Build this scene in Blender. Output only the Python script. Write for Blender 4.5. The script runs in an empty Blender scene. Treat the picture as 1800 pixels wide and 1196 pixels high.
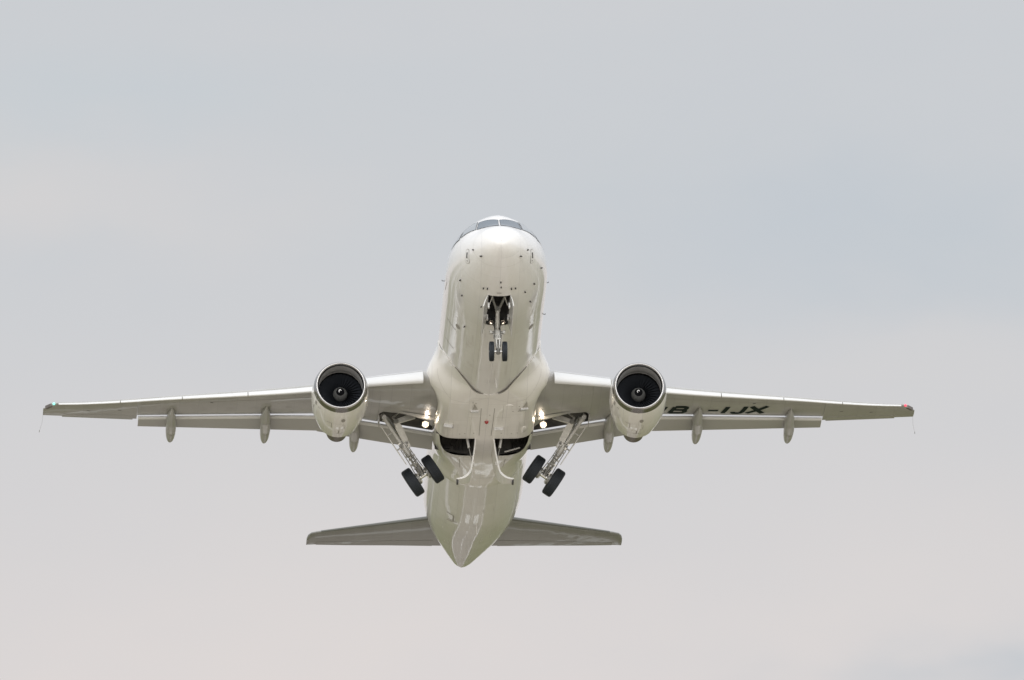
import bpy, bmesh, math, random
import numpy as np
from mathutils import Vector, Matrix

random.seed(7)
scene = bpy.context.scene

# ------------------------------------------------------------------ camera
# a very long lens on the ground beyond the runway end, looking up at the jet
ELEV = math.radians(5.5)
CAM_H = 1.8
DIST = 800.0
FPX = 45.9 * DIST                      # focal length in pixels of an 1800 px wide frame
cam_data = bpy.data.cameras.new("camera")
cam_data.sensor_width = 36.0
cam_data.lens = FPX / 1800.0 * 36.0
cam_data.clip_start = 1.0
cam_data.clip_end = 40000.0
cam = bpy.data.objects.new("camera", cam_data)
scene.collection.objects.link(cam)
cam.location = (0, 0, CAM_H)
cam.rotation_euler = (math.pi / 2 + ELEV, 0, 0)
scene.camera = cam
scene.render.resolution_x = 1024
scene.render.resolution_y = 680

# ------------------------------------------------------------------ light
scene.view_settings.view_transform = 'Standard'
scene.view_settings.look = 'None'
scene.view_settings.gamma = 1.0
scene.view_settings.exposure = 0.0

SUN_EL = math.radians(40)
SUN_AZ = math.radians(186)             # from world +Y, clockwise: behind the camera
sun_dir = Vector((math.sin(SUN_AZ) * math.cos(SUN_EL), math.cos(SUN_AZ) * math.cos(SUN_EL), math.sin(SUN_EL)))
sd = bpy.data.lights.new("sun", 'SUN')
sd.energy = 0.55
sd.angle = math.radians(14)
sd.color = (1.0, 0.965, 0.91)
sun = bpy.data.objects.new("sun", sd)
sun.rotation_euler = (-sun_dir).to_track_quat('-Z', 'Y').to_euler()
sun.location = (0, 0, 300)
scene.collection.objects.link(sun)

world = bpy.data.worlds.new("World")
scene.world = world
world.use_nodes = True
wn = world.node_tree
wn.nodes.clear()


def wnode(kind, **kw):
    n = wn.nodes.new(kind)
    for k, v in kw.items():
        setattr(n, k, v)
    return n


def wmath(op, a, b=None, c=None):
    n = wnode('ShaderNodeMath', operation=op)
    for i, v in enumerate((a, b, c)):
        if v is None:
            continue
        if isinstance(v, (int, float)):
            n.inputs[i].default_value = v
        else:
            wn.links.new(v, n.inputs[i])
    return n.outputs[0]


def wramp(fac, stops, interp='LINEAR'):
    n = wnode('ShaderNodeValToRGB')
    cr = n.color_ramp
    cr.interpolation = interp
    while len(cr.elements) < len(stops):
        cr.elements.new(0.5)
    for e, (p, c) in zip(cr.elements, stops):
        e.position = p
        e.color = (*c, 1)
    wn.links.new(fac, n.inputs[0])
    return n.outputs[0]


def wmix(fac, a, b, blend='MIX'):
    n = wnode('ShaderNodeMix', data_type='RGBA', blend_type=blend)
    for sock, v in ((n.inputs[0], fac), (n.inputs[6], a), (n.inputs[7], b)):
        if isinstance(v, (int, float)):
            sock.default_value = v
        elif isinstance(v, tuple):
            sock.default_value = (*v, 1)
        else:
            wn.links.new(v, sock)
    return n.outputs[2]


SKY_BASE = (0.585, 0.612, 0.645)
tc = wnode('ShaderNodeTexCoord')
sep = wnode('ShaderNodeSeparateXYZ')
wn.links.new(tc.outputs['Generated'], sep.inputs[0])
dx, dy, dz = sep.outputs
sky = wnode('ShaderNodeTexSky', sky_type='NISHITA')
sky.sun_disc = False
sky.sun_elevation = SUN_EL
sky.sun_rotation = SUN_AZ
sky.air_density = 1.0
sky.dust_density = 2.0
blue = wmix(1.0, sky.outputs[0], (0.12, 0.12, 0.12), 'MULTIPLY')
# the cloud deck: soft banks about a degree across, brighter towards the zenith
mp = wnode('ShaderNodeMapping')
mp.inputs['Scale'].default_value = (1.0, 1.0, 2.1)
wn.links.new(tc.outputs['Generated'], mp.inputs[0])
noise = wnode('ShaderNodeTexNoise')
noise.inputs['Scale'].default_value = 48.0
noise.inputs['Detail'].default_value = 3.0
noise.inputs['Roughness'].default_value = 0.45
wn.links.new(mp.outputs[0], noise.inputs['Vector'])
# elevation measured in degrees near the horizon; the cloud base warms to a haze low down
eldeg = wmath('MULTIPLY', wmath('ARCSINE', dz), 180 / math.pi)
warm = wmath('SMOOTHSTEP' if False else 'MULTIPLY_ADD', eldeg, -1 / 1.25, 5.22 / 1.25 + 0.46)
warmc = wnode('ShaderNodeClamp')
wn.links.new(warm, warmc.inputs[0])


warp = wnode('ShaderNodeTexNoise')
warp2 = wnode('ShaderNodeTexNoise')
for w_, sc_ in ((warp, 62.0), (warp2, 85.0)):
    w_.inputs['Scale'].default_value = sc_
    w_.inputs['Detail'].default_value = 4.0
    wn.links.new(mp.outputs[0], w_.inputs['Vector'])


def bank(az, el, ra, re):
    """a soft cloud bank round one direction of the sky (azimuth, elevation and radii in degrees)"""
    a = wmath('ADD', wmath('MULTIPLY', wmath('ARCTAN2', dx, dy), 180 / math.pi), wmath('MULTIPLY_ADD', warp.outputs[0], 1.5, -0.75))
    e = wmath('ADD', eldeg, wmath('MULTIPLY_ADD', warp2.outputs[0], 0.5, -0.25))
    u = wmath('DIVIDE', wmath('SUBTRACT', a, az), ra)
    v = wmath('DIVIDE', wmath('SUBTRACT', e, el), re)
    r2 = wmath('ADD', wmath('MULTIPLY', u, u), wmath('MULTIPLY', v, v))
    return wmath('POWER', 2.718, wmath('MULTIPLY', r2, -1.0))


n01 = wmath('MULTIPLY_ADD', noise.outputs[0], 2.2, -0.6)
nclamp = wnode('ShaderNodeClamp')
wn.links.new(n01, nclamp.inputs[0])
deck = wmix(warmc.outputs[0], (0.600, 0.614, 0.638), (0.750, 0.692, 0.675))
deck = wmix(wmath('MULTIPLY', bank(-1.35, 5.90, 0.75, 0.20), 0.75), deck, (0.690, 0.655, 0.645))
deck = wmix(wmath('MULTIPLY', bank(-1.05, 6.18, 0.55, 0.17), 0.60), deck, (0.565, 0.610, 0.645))
deck = wmix(wmath('MULTIPLY', bank(0.85, 5.84, 0.70, 0.24), 0.75), deck, (0.525, 0.572, 0.622))
deck = wmix(wmath('MULTIPLY', bank(0.95, 5.44, 0.65, 0.13), 0.55), deck, (0.670, 0.650, 0.650))
deck = wmix(wmath('MULTIPLY', bank(0.0, 6.42, 1.2, 0.10), 0.55), deck, (0.625, 0.625, 0.640))
deck = wmix(wmath('MULTIPLY', bank(1.32, 4.60, 0.34, 0.13), 1.0), deck, (0.575, 0.590, 0.620))
fine = wnode('ShaderNodeTexNoise')
fine.inputs['Scale'].default_value = 170.0
fine.inputs['Detail'].default_value = 6.0
fine.inputs['Roughness'].default_value = 0.6
fine.inputs['Distortion'].default_value = 0.6
wn.links.new(mp.outputs[0], fine.inputs['Vector'])
deck = wmix(wmath('MULTIPLY', wmath('SUBTRACT', fine.outputs[0], 0.35), 0.26), deck, (0.66, 0.655, 0.665))
deck = wmix(wmath('MULTIPLY', nclamp.outputs[0], 0.32), deck, (0.585, 0.600, 0.640))
# luminance of an overcast sky rises to about three times the horizon's overhead
gain = wmath('MULTIPLY_ADD', wmath('MAXIMUM', wmath('SUBTRACT', dz, 0.13), 0.0), 1.5, 1.0)
# and the veiled sun brightens the half of the sky it stands in
toward = wmath('MAXIMUM', wmath('MULTIPLY_ADD', dx, sun_dir.x, wmath('MULTIPLY_ADD', dy, sun_dir.y, wmath('MULTIPLY', dz, sun_dir.z))), 0.0)
gain = wmath('ADD', gain, wmath('MULTIPLY', wmath('POWER', toward, 2.0), 0.25))
front_fill = wmath('MAXIMUM', wmath('MULTIPLY', dy, -1.0), 0.0)
gain = wmath('ADD', gain, wmath('MULTIPLY', wmath('POWER', front_fill, 1.4), 2.05))  # sky behind the camera brightened further, added as fill for nose and underside
comb = wnode('ShaderNodeCombineXYZ')
for i in range(3):
    wn.links.new(gain, comb.inputs[i])
deck = wmix(1.0, deck, comb.outputs[0], 'MULTIPLY')
cover = wmix(0.94, blue, deck)
bg = wnode('ShaderNodeBackground')
bg.inputs['Strength'].default_value = 1.0
wn.links.new(cover, bg.inputs['Color'])
wo = wnode('ShaderNodeOutputWorld')
wn.links.new(bg.outputs[0], wo.inputs[0])

# ------------------------------------------------------------------ attitude of the jet
# body axes seen by the camera (right, down, forward): nose-on, pitched up, a little yaw
AX, AY, LY = -0.0425, 0.3746, 0.0020
A_c = Vector((AX, AY, math.sqrt(1 - AX * AX - AY * AY)))
L_c = Vector((1, LY, 0))
L_c.z = -(L_c.x * A_c.x + L_c.y * A_c.y) / A_c.z
L_c.normalize()
U_c = A_c.cross(L_c)
if U_c.y > 0:
    U_c = -U_c
N_c = Vector(((881.5 - 900) * DIST / FPX, (400 - 598) * DIST / FPX, DIST))
c_right = Vector((1, 0, 0))
c_fwd = Vector((0, math.cos(ELEV), math.sin(ELEV)))
c_down = Vector((0, math.sin(ELEV), -math.cos(ELEV)))


def to_world(v):
    return c_right * v.x + c_down * v.y + c_fwd * v.z


Aw, Lw, Uw = to_world(A_c), to_world(L_c), to_world(U_c)
Nw = Vector((0, 0, CAM_H)) + to_world(N_c)
ORG = Vector((0.0, 17.0, -2.2))        # body point (port, aft, up) under the wing that carries the root
root_loc = Nw + Lw * ORG.x + Aw * ORG.y + Uw * ORG.z
# ------------------------------------------------------------------ shape functions (metres; s = aft of the nose)


def pchip(xs, ys):
    xs = np.array(xs, float)
    ys = np.array(ys, float)
    h = np.diff(xs)
    d = np.diff(ys) / h
    m = np.zeros(len(xs))
    m[0], m[-1] = d[0], d[-1]
    for i in range(1, len(xs) - 1):
        if d[i - 1] * d[i] > 0:
            w1 = 2 * h[i] + h[i - 1]
            w2 = h[i] + 2 * h[i - 1]
            m[i] = (w1 + w2) / (w1 / d[i - 1] + w2 / d[i])

    def f(x):
        x = min(max(x, xs[0]), xs[-1])
        i = min(max(int(np.searchsorted(xs, x)) - 1, 0), len(h) - 1)
        t = (x - xs[i]) / h[i]
        return float((1 + 2 * t) * (1 - t) ** 2 * ys[i] + t * (1 - t) ** 2 * h[i] * m[i]
                     + t * t * (3 - 2 * t) * ys[i + 1] + t * t * (t - 1) * h[i] * m[i + 1])
    return f


def lin(xs, ys):
    return lambda x: float(np.interp(x, xs, ys))


FS = [0, .03, .1, .25, .5, 1, 1.5, 2, 2.5, 3, 3.5, 4, 5, 6, 7, 24, 26, 28, 30, 32, 34, 36, 37, 37.5, 37.57]
fW = pchip(FS, [0, .18, .32, .52, .75, 1.07, 1.31, 1.51, 1.68, 1.80, 1.88, 1.93, 1.965, 1.97, 1.975, 1.975, 1.972, 1.925, 1.75, 1.46, 1.06, .65, .44, .26, .2])
fT = pchip(FS, [-.55, -.37, -.24, -.05, .17, .47, .72, 1.08, 1.46, 1.74, 1.9, 1.99, 2.06, 2.07, 2.07, 2.07, 2.07, 2.06, 2.03, 1.97, 1.87, 1.68, 1.52, 1.36, 1.25])
fB = pchip(FS, [-.55, -.68, -.78, -.90, -1.045, -1.28, -1.47, -1.625, -1.755, -1.86, -1.94, -2.0, -2.06, -2.07, -2.07, -2.07, -1.98, -1.66, -1.21, -.74, -.26, .25, .52, .72, .84])
fM = pchip(FS, [-.55, -.55, -.54, -.53, -.5, -.44, -.38, -.31, -.25, -.19, -.14, -.1, -.04, 0, 0, 0, .01, .06, .2, .38, .6, .83, .97, 1.02, 1.02])


def fus(s, ph):
    """fuselage skin: ph = 0 under the belly, +pi/2 port side, pi on top"""
    w, t, b, m = fW(s), fT(s), fB(s), fM(s)
    c = math.cos(ph)
    # the crown over the cockpit is narrower than an ellipse
    x = math.sin(ph)
    if c < 0:
        x = math.copysign(abs(x) ** (1 + .22 * math.exp(-((s - 3.0) / 1.7) ** 2)), x)
    return Vector((w * x, s, m - ((m - b) if c > 0 else (t - m)) * c))


# belly fairing
fairB = pchip([10.3, 12, 13.5, 15, 18.2, 19.5, 21, 22.4], [2.07, 2.09, 2.17, 2.2, 2.2, 2.15, 2.08, 2.05])
fairN = pchip([10.3, 11.4, 12.3, 13.2, 16.3, 18.2, 20, 22.4], [2, 2.3, 4.2, 6.2, 6.8, 5.0, 2.8, 2])
filletP = pchip([10.6, 11.3, 12.0, 12.4, 12.9, 13.6, 14.4, 22.4], [0, .22, .8, 1.0, .72, .2, 0, 0])
FV = pchip([0, .19, .30, .47, .715, .99, 1.36, 1.56], [12.05, 11.88, 11.65, 11.08, 10.6, 10.5, 11.0, 11.4])


def fairing(s, ph):
    a = abs(ph)
    n, B = fairN(s), fairB(s)
    W = 1.985
    r = ((abs(math.sin(a)) / W) ** n + (abs(math.cos(a)) / B) ** n) ** (-1 / n)
    rf = fus(s, ph)
    r0 = math.hypot(rf.x, rf.z) + .018
    r = max(r, r0) + .50 * math.exp(-((a - 1.13) / .27) ** 2) * filletP(s)
    if s > 21.6:
        r -= .06 * (s - 21.6) / .8
    return Vector((r * math.sin(ph), s, -r * math.cos(ph)))


BAY_F = 16.33
bay_rear = lin([.35, 1.0, 1.3, 1.5, 1.68, 1.80, 1.88, 1.93], [18.15, 18.12, 18.03, 17.92, 17.7, 17.35, 16.95, 16.4])

# wing
sLE0 = lambda y: 12.0 + .5206 * (y - 1.98)
Y_FLAP = 13.44
Y_RAKE = 16.6


def sLE(y):
    return sLE0(y) if y <= Y_RAKE else sLE0(Y_RAKE) + (20.5 - sLE0(Y_RAKE)) * (y - Y_RAKE) / .5


zLE = pchip([1.4, 2.4, 4.75, 6.98, 11.8, 16.6, 17.1], [-1.34, -1.22, -.98, -.78, -.14, .57, .70])
zLip = lin([1.4, 2.0, 4.7, 6.66, Y_FLAP], [-1.18, -1.08, -.60, -.37, .17])
sLip = lin([1.4, 6.66, Y_FLAP], [18.3, 18.3, 19.86])
sTE = lin([Y_FLAP, 17.1], [20.57, 21.42])
zTE = lin([Y_FLAP, 17.1], [.30, .79])
tcr = lin([1.4, 6.66, 17.1], [.150, .122, .108])
FRAC = .78


def yt(x, t):
    return 5 * t * (.2969 * math.sqrt(max(x, 0)) - .126 * x - .3516 * x * x + .2843 * x ** 3 - .1036 * x ** 4)


def wing_frame(y, outer):
    s0, z0, t = sLE(y), zLE(y), tcr(y)
    if outer:
        c, fr, zl = sTE(y) - s0, 1.0, zTE(y)
    else:
        c, fr, zl = (sLip(y) - s0) / FRAC, FRAC, zLip(y)
    return s0, z0, c, fr, zl, t


def wing_low(y, s, outer=False):
    s0, z0, c, fr, zl, t = wing_frame(y, outer)
    x = min(max((s - s0) / c, 0), 1)
    ze = zl + .9 * yt(fr, t) * c
    return z0 + (ze - z0) * x / fr - .9 * yt(x, t) * c


def wing_up(y, s, outer=False):
    s0, z0, c, fr, zl, t = wing_frame(y, outer)
    x = min(max((s - s0) / c, 0), 1)
    ze = zl + .9 * yt(fr, t) * c
    return z0 + (ze - z0) * x / fr + 1.1 * yt(x, t) * c


gear_cut = lin([1.98, 2.2, 2.47, 2.93, 3.37, 3.99, 4.08, 4.14], [17.55, 16.85, 16.42, 16.18, 16.08, 16.22, 16.6, 17.2])
# ------------------------------------------------------------------ materials


def material(name, base, rough=.4, metal=0.0, coat=0.0, dirt=0.0, dirt_col=None, wave=0.0, spec=.5, emit=None, strength=0.0, streak=False, scale=1.4, panel=0.0):
    m = bpy.data.materials.new(name)
    m.use_nodes = True
    nt = m.node_tree
    b = nt.nodes['Principled BSDF']
    b.inputs['Base Color'].default_value = (*base, 1)
    b.inputs['Roughness'].default_value = rough
    b.inputs['Metallic'].default_value = metal
    b.inputs['Specular IOR Level'].default_value = spec
    b.inputs['Coat Weight'].default_value = coat
    b.inputs['Coat Roughness'].default_value = .045
    if emit:
        b.inputs['Emission Color'].default_value = (*emit, 1)
        b.inputs['Emission Strength'].default_value = strength
    if dirt or wave:
        t = nt.nodes.new('ShaderNodeTexCoord')
        mp = nt.nodes.new('ShaderNodeMapping')
        mp.inputs['Scale'].default_value = (scale * 2.2, scale * .35, scale * 2.2) if streak else (scale, scale, scale)
        nt.links.new(t.outputs['Object'], mp.inputs[0])
    if dirt:
        n = nt.nodes.new('ShaderNodeTexNoise')
        n.inputs['Scale'].default_value = 1.0
        n.inputs['Detail'].default_value = 7
        n.inputs['Roughness'].default_value = .62
        nt.links.new(mp.outputs[0], n.inputs['Vector'])
        r = nt.nodes.new('ShaderNodeValToRGB')
        r.color_ramp.elements[0].position = .38
        r.color_ramp.elements[1].position = .72
        nt.links.new(n.outputs[0], r.inputs[0])
        k = nt.nodes.new('ShaderNodeMath')
        k.operation = 'MULTIPLY'
        k.inputs[1].default_value = dirt
        nt.links.new(r.outputs[0], k.inputs[0])
        mx = nt.nodes.new('ShaderNodeMix')
        mx.data_type = 'RGBA'
        mx.inputs[6].default_value = (*base, 1)
        mx.inputs[7].default_value = (*(dirt_col or tuple(c * .55 for c in base)), 1)
        nt.links.new(k.outputs[0], mx.inputs[0])
        nt.links.new(mx.outputs[2], b.inputs['Base Color'])
    if panel:
        tb = nt.nodes.new('ShaderNodeTexCoord')
        rb = nt.nodes.new('ShaderNodeMapping')
        rb.inputs['Rotation'].default_value = (0, 0, math.pi / 2)
        nt.links.new(tb.outputs['Object'], rb.inputs[0])
        br = nt.nodes.new('ShaderNodeTexBrick')
        br.inputs['Color1'].default_value = (1, 1, 1, 1)
        br.inputs['Color2'].default_value = (.93, .93, .92, 1)
        br.inputs['Mortar'].default_value = (1 - panel, 1 - panel, 1 - panel * .95, 1)
        br.inputs['Scale'].default_value = 1.0
        br.inputs['Mortar Size'].default_value = .011
        br.inputs['Mortar Smooth'].default_value = .3
        br.inputs['Brick Width'].default_value = 1.55
        br.inputs['Row Height'].default_value = .74
        br.offset = .37
        nt.links.new(rb.outputs[0], br.inputs['Vector'])
        mm = nt.nodes.new('ShaderNodeMix')
        mm.data_type = 'RGBA'
        mm.blend_type = 'MULTIPLY'
        mm.inputs[0].default_value = 1.0
        src = b.inputs['Base Color'].links[0].from_socket if b.inputs['Base Color'].links else None
        if src:
            nt.links.new(src, mm.inputs[6])
        else:
            mm.inputs[6].default_value = (*base, 1)
        nt.links.new(br.outputs['Color'], mm.inputs[7])
        nt.links.new(mm.outputs[2], b.inputs['Base Color'])
    if wave:
        n2 = nt.nodes.new('ShaderNodeTexNoise')
        n2.inputs['Scale'].default_value = 1.3
        n2.inputs['Detail'].default_value = 1.5
        nt.links.new(t.outputs['Object'], n2.inputs['Vector'])
        bp = nt.nodes.new('ShaderNodeBump')
        bp.inputs['Strength'].default_value = wave
        bp.inputs['Distance'].default_value = .03
        nt.links.new(n2.outputs[0], bp.inputs['Height'])
        nt.links.new(bp.outputs[0], b.inputs['Normal'])
        nt.links.new(bp.outputs[0], b.inputs['Coat Normal'])
    return m


M = {}
M['white'] = material('white gloss paint', (.79, .775, .75), .35, 0, 1.0, .20, (.60, .565, .505), .25, streak=True, panel=.13)
M['fairing'] = material('off white gloss paint', (.86, .835, .79), .35, 0, 1.0, .18, (.64, .60, .53), .25, streak=True, panel=.17)
M['door'] = material('cream door paint', (.78, .765, .73), .4, 0, .6, .15, (.6, .56, .5))
M['grey'] = material('pale grey wing paint', (.39, .382, .362), .34, 0, .5, .30, (.27, .26, .24), .3, streak=True, spec=.25, panel=.17)
M['stab'] = material('tail grey paint', (.25, .246, .232), .34, 0, .4, .30, (.18, .175, .16), .3, streak=True, panel=.15)
M['flap'] = material('grey flap paint', (.40, .395, .375), .35, 0, .35, .25, (.36, .34, .31))
M['slat'] = material('white slat paint', (.66, .655, .635), .34, 0, .4, .10, (.66, .64, .6))
M['line'] = material('dark seam sealant', (.33, .31, .28), .6)  # plain dark tone for joints, marks and small openings
M['faint'] = material('pale seam sealant', (.60, .58, .54), .5)
M['dark'] = material('black opening', (.022, .021, .02), .7, dirt=.5, dirt_col=(.05, .05, .048), scale=5)
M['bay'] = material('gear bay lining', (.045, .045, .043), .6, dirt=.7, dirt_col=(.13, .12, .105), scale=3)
M['letter'] = material('dark green lettering paint', (.010, .020, .015), .7, spec=.08)
M['rubber'] = material('tyre rubber', (.010, .014, .019), .7, dirt=.5, dirt_col=(.022, .027, .032), scale=9)
M['steel'] = material('grey gear steel', (.34, .335, .31), .36, .4, .2, .5, (.16, .15, .13), scale=9)
M['strut'] = material('light gear paint', (.66, .65, .61), .36, 0, .2, .4, (.30, .28, .24), scale=7)
M['chrome'] = material('polished piston', (.75, .74, .72), .12, 1.0)
M['lip'] = material('brushed inlet aluminium', (.38, .37, .36), .24, 1.0)
M['inlet'] = material('inlet liner grey', (.33, .33, .325), .42, dirt=.25, scale=2.5)
M['case'] = material('fan case light grey', (.62, .61, .59), .4)
M['fan'] = material('dark fan blade titanium', (.026, .029, .034), .75, 0, spec=.1)
M['spin'] = material('grey spinner', (.115, .115, .108), .5)
M['black'] = material('black spinner tip', (.008, .008, .009), .8, spec=.03)
M['swirl'] = material('white spiral paint', (.82, .81, .78), .4)
M['hot'] = material('heat stained nozzle', (.20, .175, .155), .42, .6, dirt=.5, scale=4)
M['glass'] = material('cockpit glass', (.05, .078, .105), .05, 0, .15, spec=.45)
M['skyglass'] = material('side glass with painted sky sheen', (.20, .225, .24), .06, 0, .5, spec=.7)  # sky reflection put into the base colour; same glass as the front panes
M['duct_shade'] = material('shallow duct shade', (.42, .40, .36), .6)
M['seal'] = material('window seal grey', (.07, .085, .10), .5)
M['probe'] = material('dark probe metal', (.055, .052, .05), .5, .3)
M['plate'] = material('bare probe plate', (.52, .50, .47), .4, .3)
M['lightgrey'] = material('light grey leading edge strip', (.13, .13, .115), .3, .4)
M['lamp'] = material('lit landing lamp', (1, 1, 1), .3, emit=(1.0, .84, .66), strength=110)
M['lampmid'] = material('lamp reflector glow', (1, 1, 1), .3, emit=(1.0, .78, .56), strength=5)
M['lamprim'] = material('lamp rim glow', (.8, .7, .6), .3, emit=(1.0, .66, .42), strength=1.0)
M['taxi'] = material('lit nose lamp', (1, 1, 1), .3, emit=(1.0, .80, .62), strength=3.5)
M['green'] = material('green tip lamp', (.2, .8, .6), .2, emit=(.25, 1.0, .72), strength=1.2)
M['red'] = material('red tip lamp', (.8, .05, .08), .2, emit=(1.0, .09, .14), strength=1.3)
M['beacon'] = material('red beacon lens', (.32, .02, .02), .15, 0, .5)

# ------------------------------------------------------------------ mesh helpers


class MB:
    def __init__(self):
        self.v, self.f, self.m = [], [], []

    def add(self, vs, fs, mat=0):
        o = len(self.v)
        self.v += [Vector(p) for p in vs]
        for k, f in enumerate(fs):
            self.f.append([o + i for i in f])
            self.m.append(mat[k] if isinstance(mat, list) else mat)

    def grid(self, rows, closed=False, mat=0, skip=None):
        """rows: equal-length lists of points"""
        n = len(rows[0])
        vs = [p for r in rows for p in r]
        fs, ms = [], []
        for i in range(len(rows) - 1):
            for j in range(n if closed else n - 1):
                k = (j + 1) % n
                if skip and skip(i, j):
                    continue
                fs.append([i * n + j, i * n + k, (i + 1) * n + k, (i + 1) * n + j])
                ms.append(mat(i, j) if callable(mat) else mat)
        self.add(vs, fs, ms)

    def loft(self, rings, mat=0, caps=True):
        self.grid(rings, True, mat)
        if caps:
            self.add(rings[0], [list(range(len(rings[0])))], mat(0, 0) if callable(mat) else mat)
            self.add(rings[-1], [list(range(len(rings[-1])))], mat(0, 0) if callable(mat) else mat)

    def tube(self, p0, p1, r0, r1=None, mat=0, n=14, caps=True):
        p0, p1 = Vector(p0), Vector(p1)
        r1 = r0 if r1 is None else r1
        d = (p1 - p0).normalized()
        a = d.orthogonal().normalized()
        b = d.cross(a)
        R = [[p + (a * math.cos(2 * math.pi * k / n) + b * math.sin(2 * math.pi * k / n)) * r for k in range(n)] for p, r in ((p0, r0), (p1, r1))]
        self.loft(R, mat, caps)

    def pipe(self, pts, r, mat=0, n=8):
        for a, b in zip(pts, pts[1:]):
            self.tube(a, b, r, r, mat, n)

    def box(self, c, ax, half, mat=0, bevel=0.0):
        c = Vector(c)
        ax = [Vector(a).normalized() for a in ax]
        vs = [c + ax[0] * half[0] * i + ax[1] * half[1] * j + ax[2] * half[2] * k for i in (-1, 1) for j in (-1, 1) for k in (-1, 1)]
        self.add(vs, [[0, 1, 3, 2], [4, 6, 7, 5], [0, 4, 5, 1], [2, 3, 7, 6], [0, 2, 6, 4], [1, 5, 7, 3]], mat)

    def prism(self, pts, off, mat=0):
        """closed outline extruded by the vector off"""
        off = Vector(off)
        n = len(pts)
        a = [Vector(p) for p in pts]
        b = [p + off for p in a]
        self.add(a + b, [list(range(n)), list(range(2 * n - 1, n - 1, -1))] + [[i, (i + 1) % n, n + (i + 1) % n, n + i] for i in range(n)], mat)

    def lathe(self, prof, centre, axis, mat=0, n=56, ref=None):
        """prof: (distance along axis, radius)"""
        centre, d = Vector(centre), Vector(axis).normalized()
        a = Vector(ref).normalized() if ref else d.orthogonal().normalized()
        b = d.cross(a)
        rows = [[centre + d * s + (a * math.cos(2 * math.pi * k / n) + b * math.sin(2 * math.pi * k / n)) * r for k in range(n)] for s, r in prof]
        self.grid(rows, True, mat)

    def build(self, name, mats, parent=None, sharp=32, org=None, weld=True):
        o_ = ORG if org is None else Vector(org)
        me = bpy.data.meshes.new(name)
        me.from_pydata([tuple(p - o_) for p in self.v], [], self.f)
        for m in (mats if isinstance(mats, (list, tuple)) else [mats]):
            me.materials.append(m)
        for p, k in zip(me.polygons, self.m):
            p.material_index = k
        bm = bmesh.new()
        bm.from_mesh(me)
        if weld:
            bmesh.ops.remove_doubles(bm, verts=bm.verts, dist=.0004)
            bmesh.ops.dissolve_degenerate(bm, dist=.0002, edges=bm.edges)
        bmesh.ops.recalc_face_normals(bm, faces=bm.faces)
        bm.to_mesh(me)
        bm.free()
        for p in me.polygons:
            p.use_smooth = True
        me.set_sharp_from_angle(angle=math.radians(sharp))
        ob = bpy.data.objects.new(name, me)
        scene.collection.objects.link(ob)
        if parent is not None:
            ob.parent = parent
        return ob


def normal_at(fn, s, p, inside=Vector((0, 17, 0))):
    e = 1e-3
    a = fn(s + e, p) - fn(s - e, p)
    b = fn(s, p + e) - fn(s, p - e)
    n = a.cross(b).normalized()
    q = fn(s, p)
    ref = Vector((q.x, 0, q.z))
    return n if n.dot(ref) > 0 else -n


def strip(mb, fn, pts, width, off=.006, mat=0, step=.12):
    """a thin band laid along a path on a parametric skin"""
    P_ = []
    for (s0, p0), (s1, p1) in zip(pts, pts[1:]):
        L = (fn(s1, p1) - fn(s0, p0)).length
        k = max(1, int(L / step))
        P_ += [(s0 + (s1 - s0) * i / k, p0 + (p1 - p0) * i / k) for i in range(k)]
    P_.append(pts[-1])
    rows = []
    for i, (s, p) in enumerate(P_):
        q0 = fn(*P_[max(i - 1, 0)])
        q1 = fn(*P_[min(i + 1, len(P_) - 1)])
        n = normal_at(fn, s, p)
        t = n.cross(q1 - q0).normalized() * width * .5
        c = fn(s, p) + n * off
        rows.append([c - t, c + t])
    mb.grid(rows, False, mat)


def patch(mb, fn, corners, off=.008, mat=0, n=8):
    """four (s, ph) corners, bilinear, pushed off the skin"""
    (a, b, c, d) = corners
    rows = []
    for i in range(n + 1):
        u = i / n
        row = []
        for j in range(n + 1):
            v = j / n
            s = (a[0] * (1 - u) + d[0] * u) * (1 - v) + (b[0] * (1 - u) + c[0] * u) * v
            p = (a[1] * (1 - u) + d[1] * u) * (1 - v) + (b[1] * (1 - u) + c[1] * u) * v
            row.append(fn(s, p) + normal_at(fn, s, p) * off)
        rows.append(row)
    mb.grid(rows, False, mat)


V = Vector
# ------------------------------------------------------------------ the ground
hd = Vector((Aw.x, Aw.y, 0)).normalized()       # along the runway, away from the camera
sdw = Vector((hd.y, -hd.x, 0))
G0 = Vector((Nw.x, Nw.y, 0))


def ground_quad(mb, t0, t1, w0, w1, z, mat=0):
    mb.add([G0 + hd * t + sdw * w + Vector((0, 0, z)) for t, w in ((t0, w0), (t1, w0), (t1, w1), (t0, w1))], [[0, 1, 2, 3]], mat)


def ground_material(name, a, b, scale, rough=.9, c=None):
    m = bpy.data.materials.new(name)
    m.use_nodes = True
    nt = m.node_tree
    bs = nt.nodes['Principled BSDF']
    bs.inputs['Roughness'].default_value = rough
    bs.inputs['Specular IOR Level'].default_value = .2
    t = nt.nodes.new('ShaderNodeTexCoord')
    n = nt.nodes.new('ShaderNodeTexNoise')
    n.inputs['Scale'].default_value = scale
    n.inputs['Detail'].default_value = 8
    n.inputs['Roughness'].default_value = .65
    nt.links.new(t.outputs['Object'], n.inputs['Vector'])
    r = nt.nodes.new('ShaderNodeValToRGB')
    r.color_ramp.elements[0].position = .36
    r.color_ramp.elements[0].color = (*a, 1)
    r.color_ramp.elements[1].position = .66
    r.color_ramp.elements[1].color = (*b, 1)
    nt.links.new(n.outputs[0], r.inputs[0])
    nt.links.new(r.outputs[0], bs.inputs['Base Color'])
    return m


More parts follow.
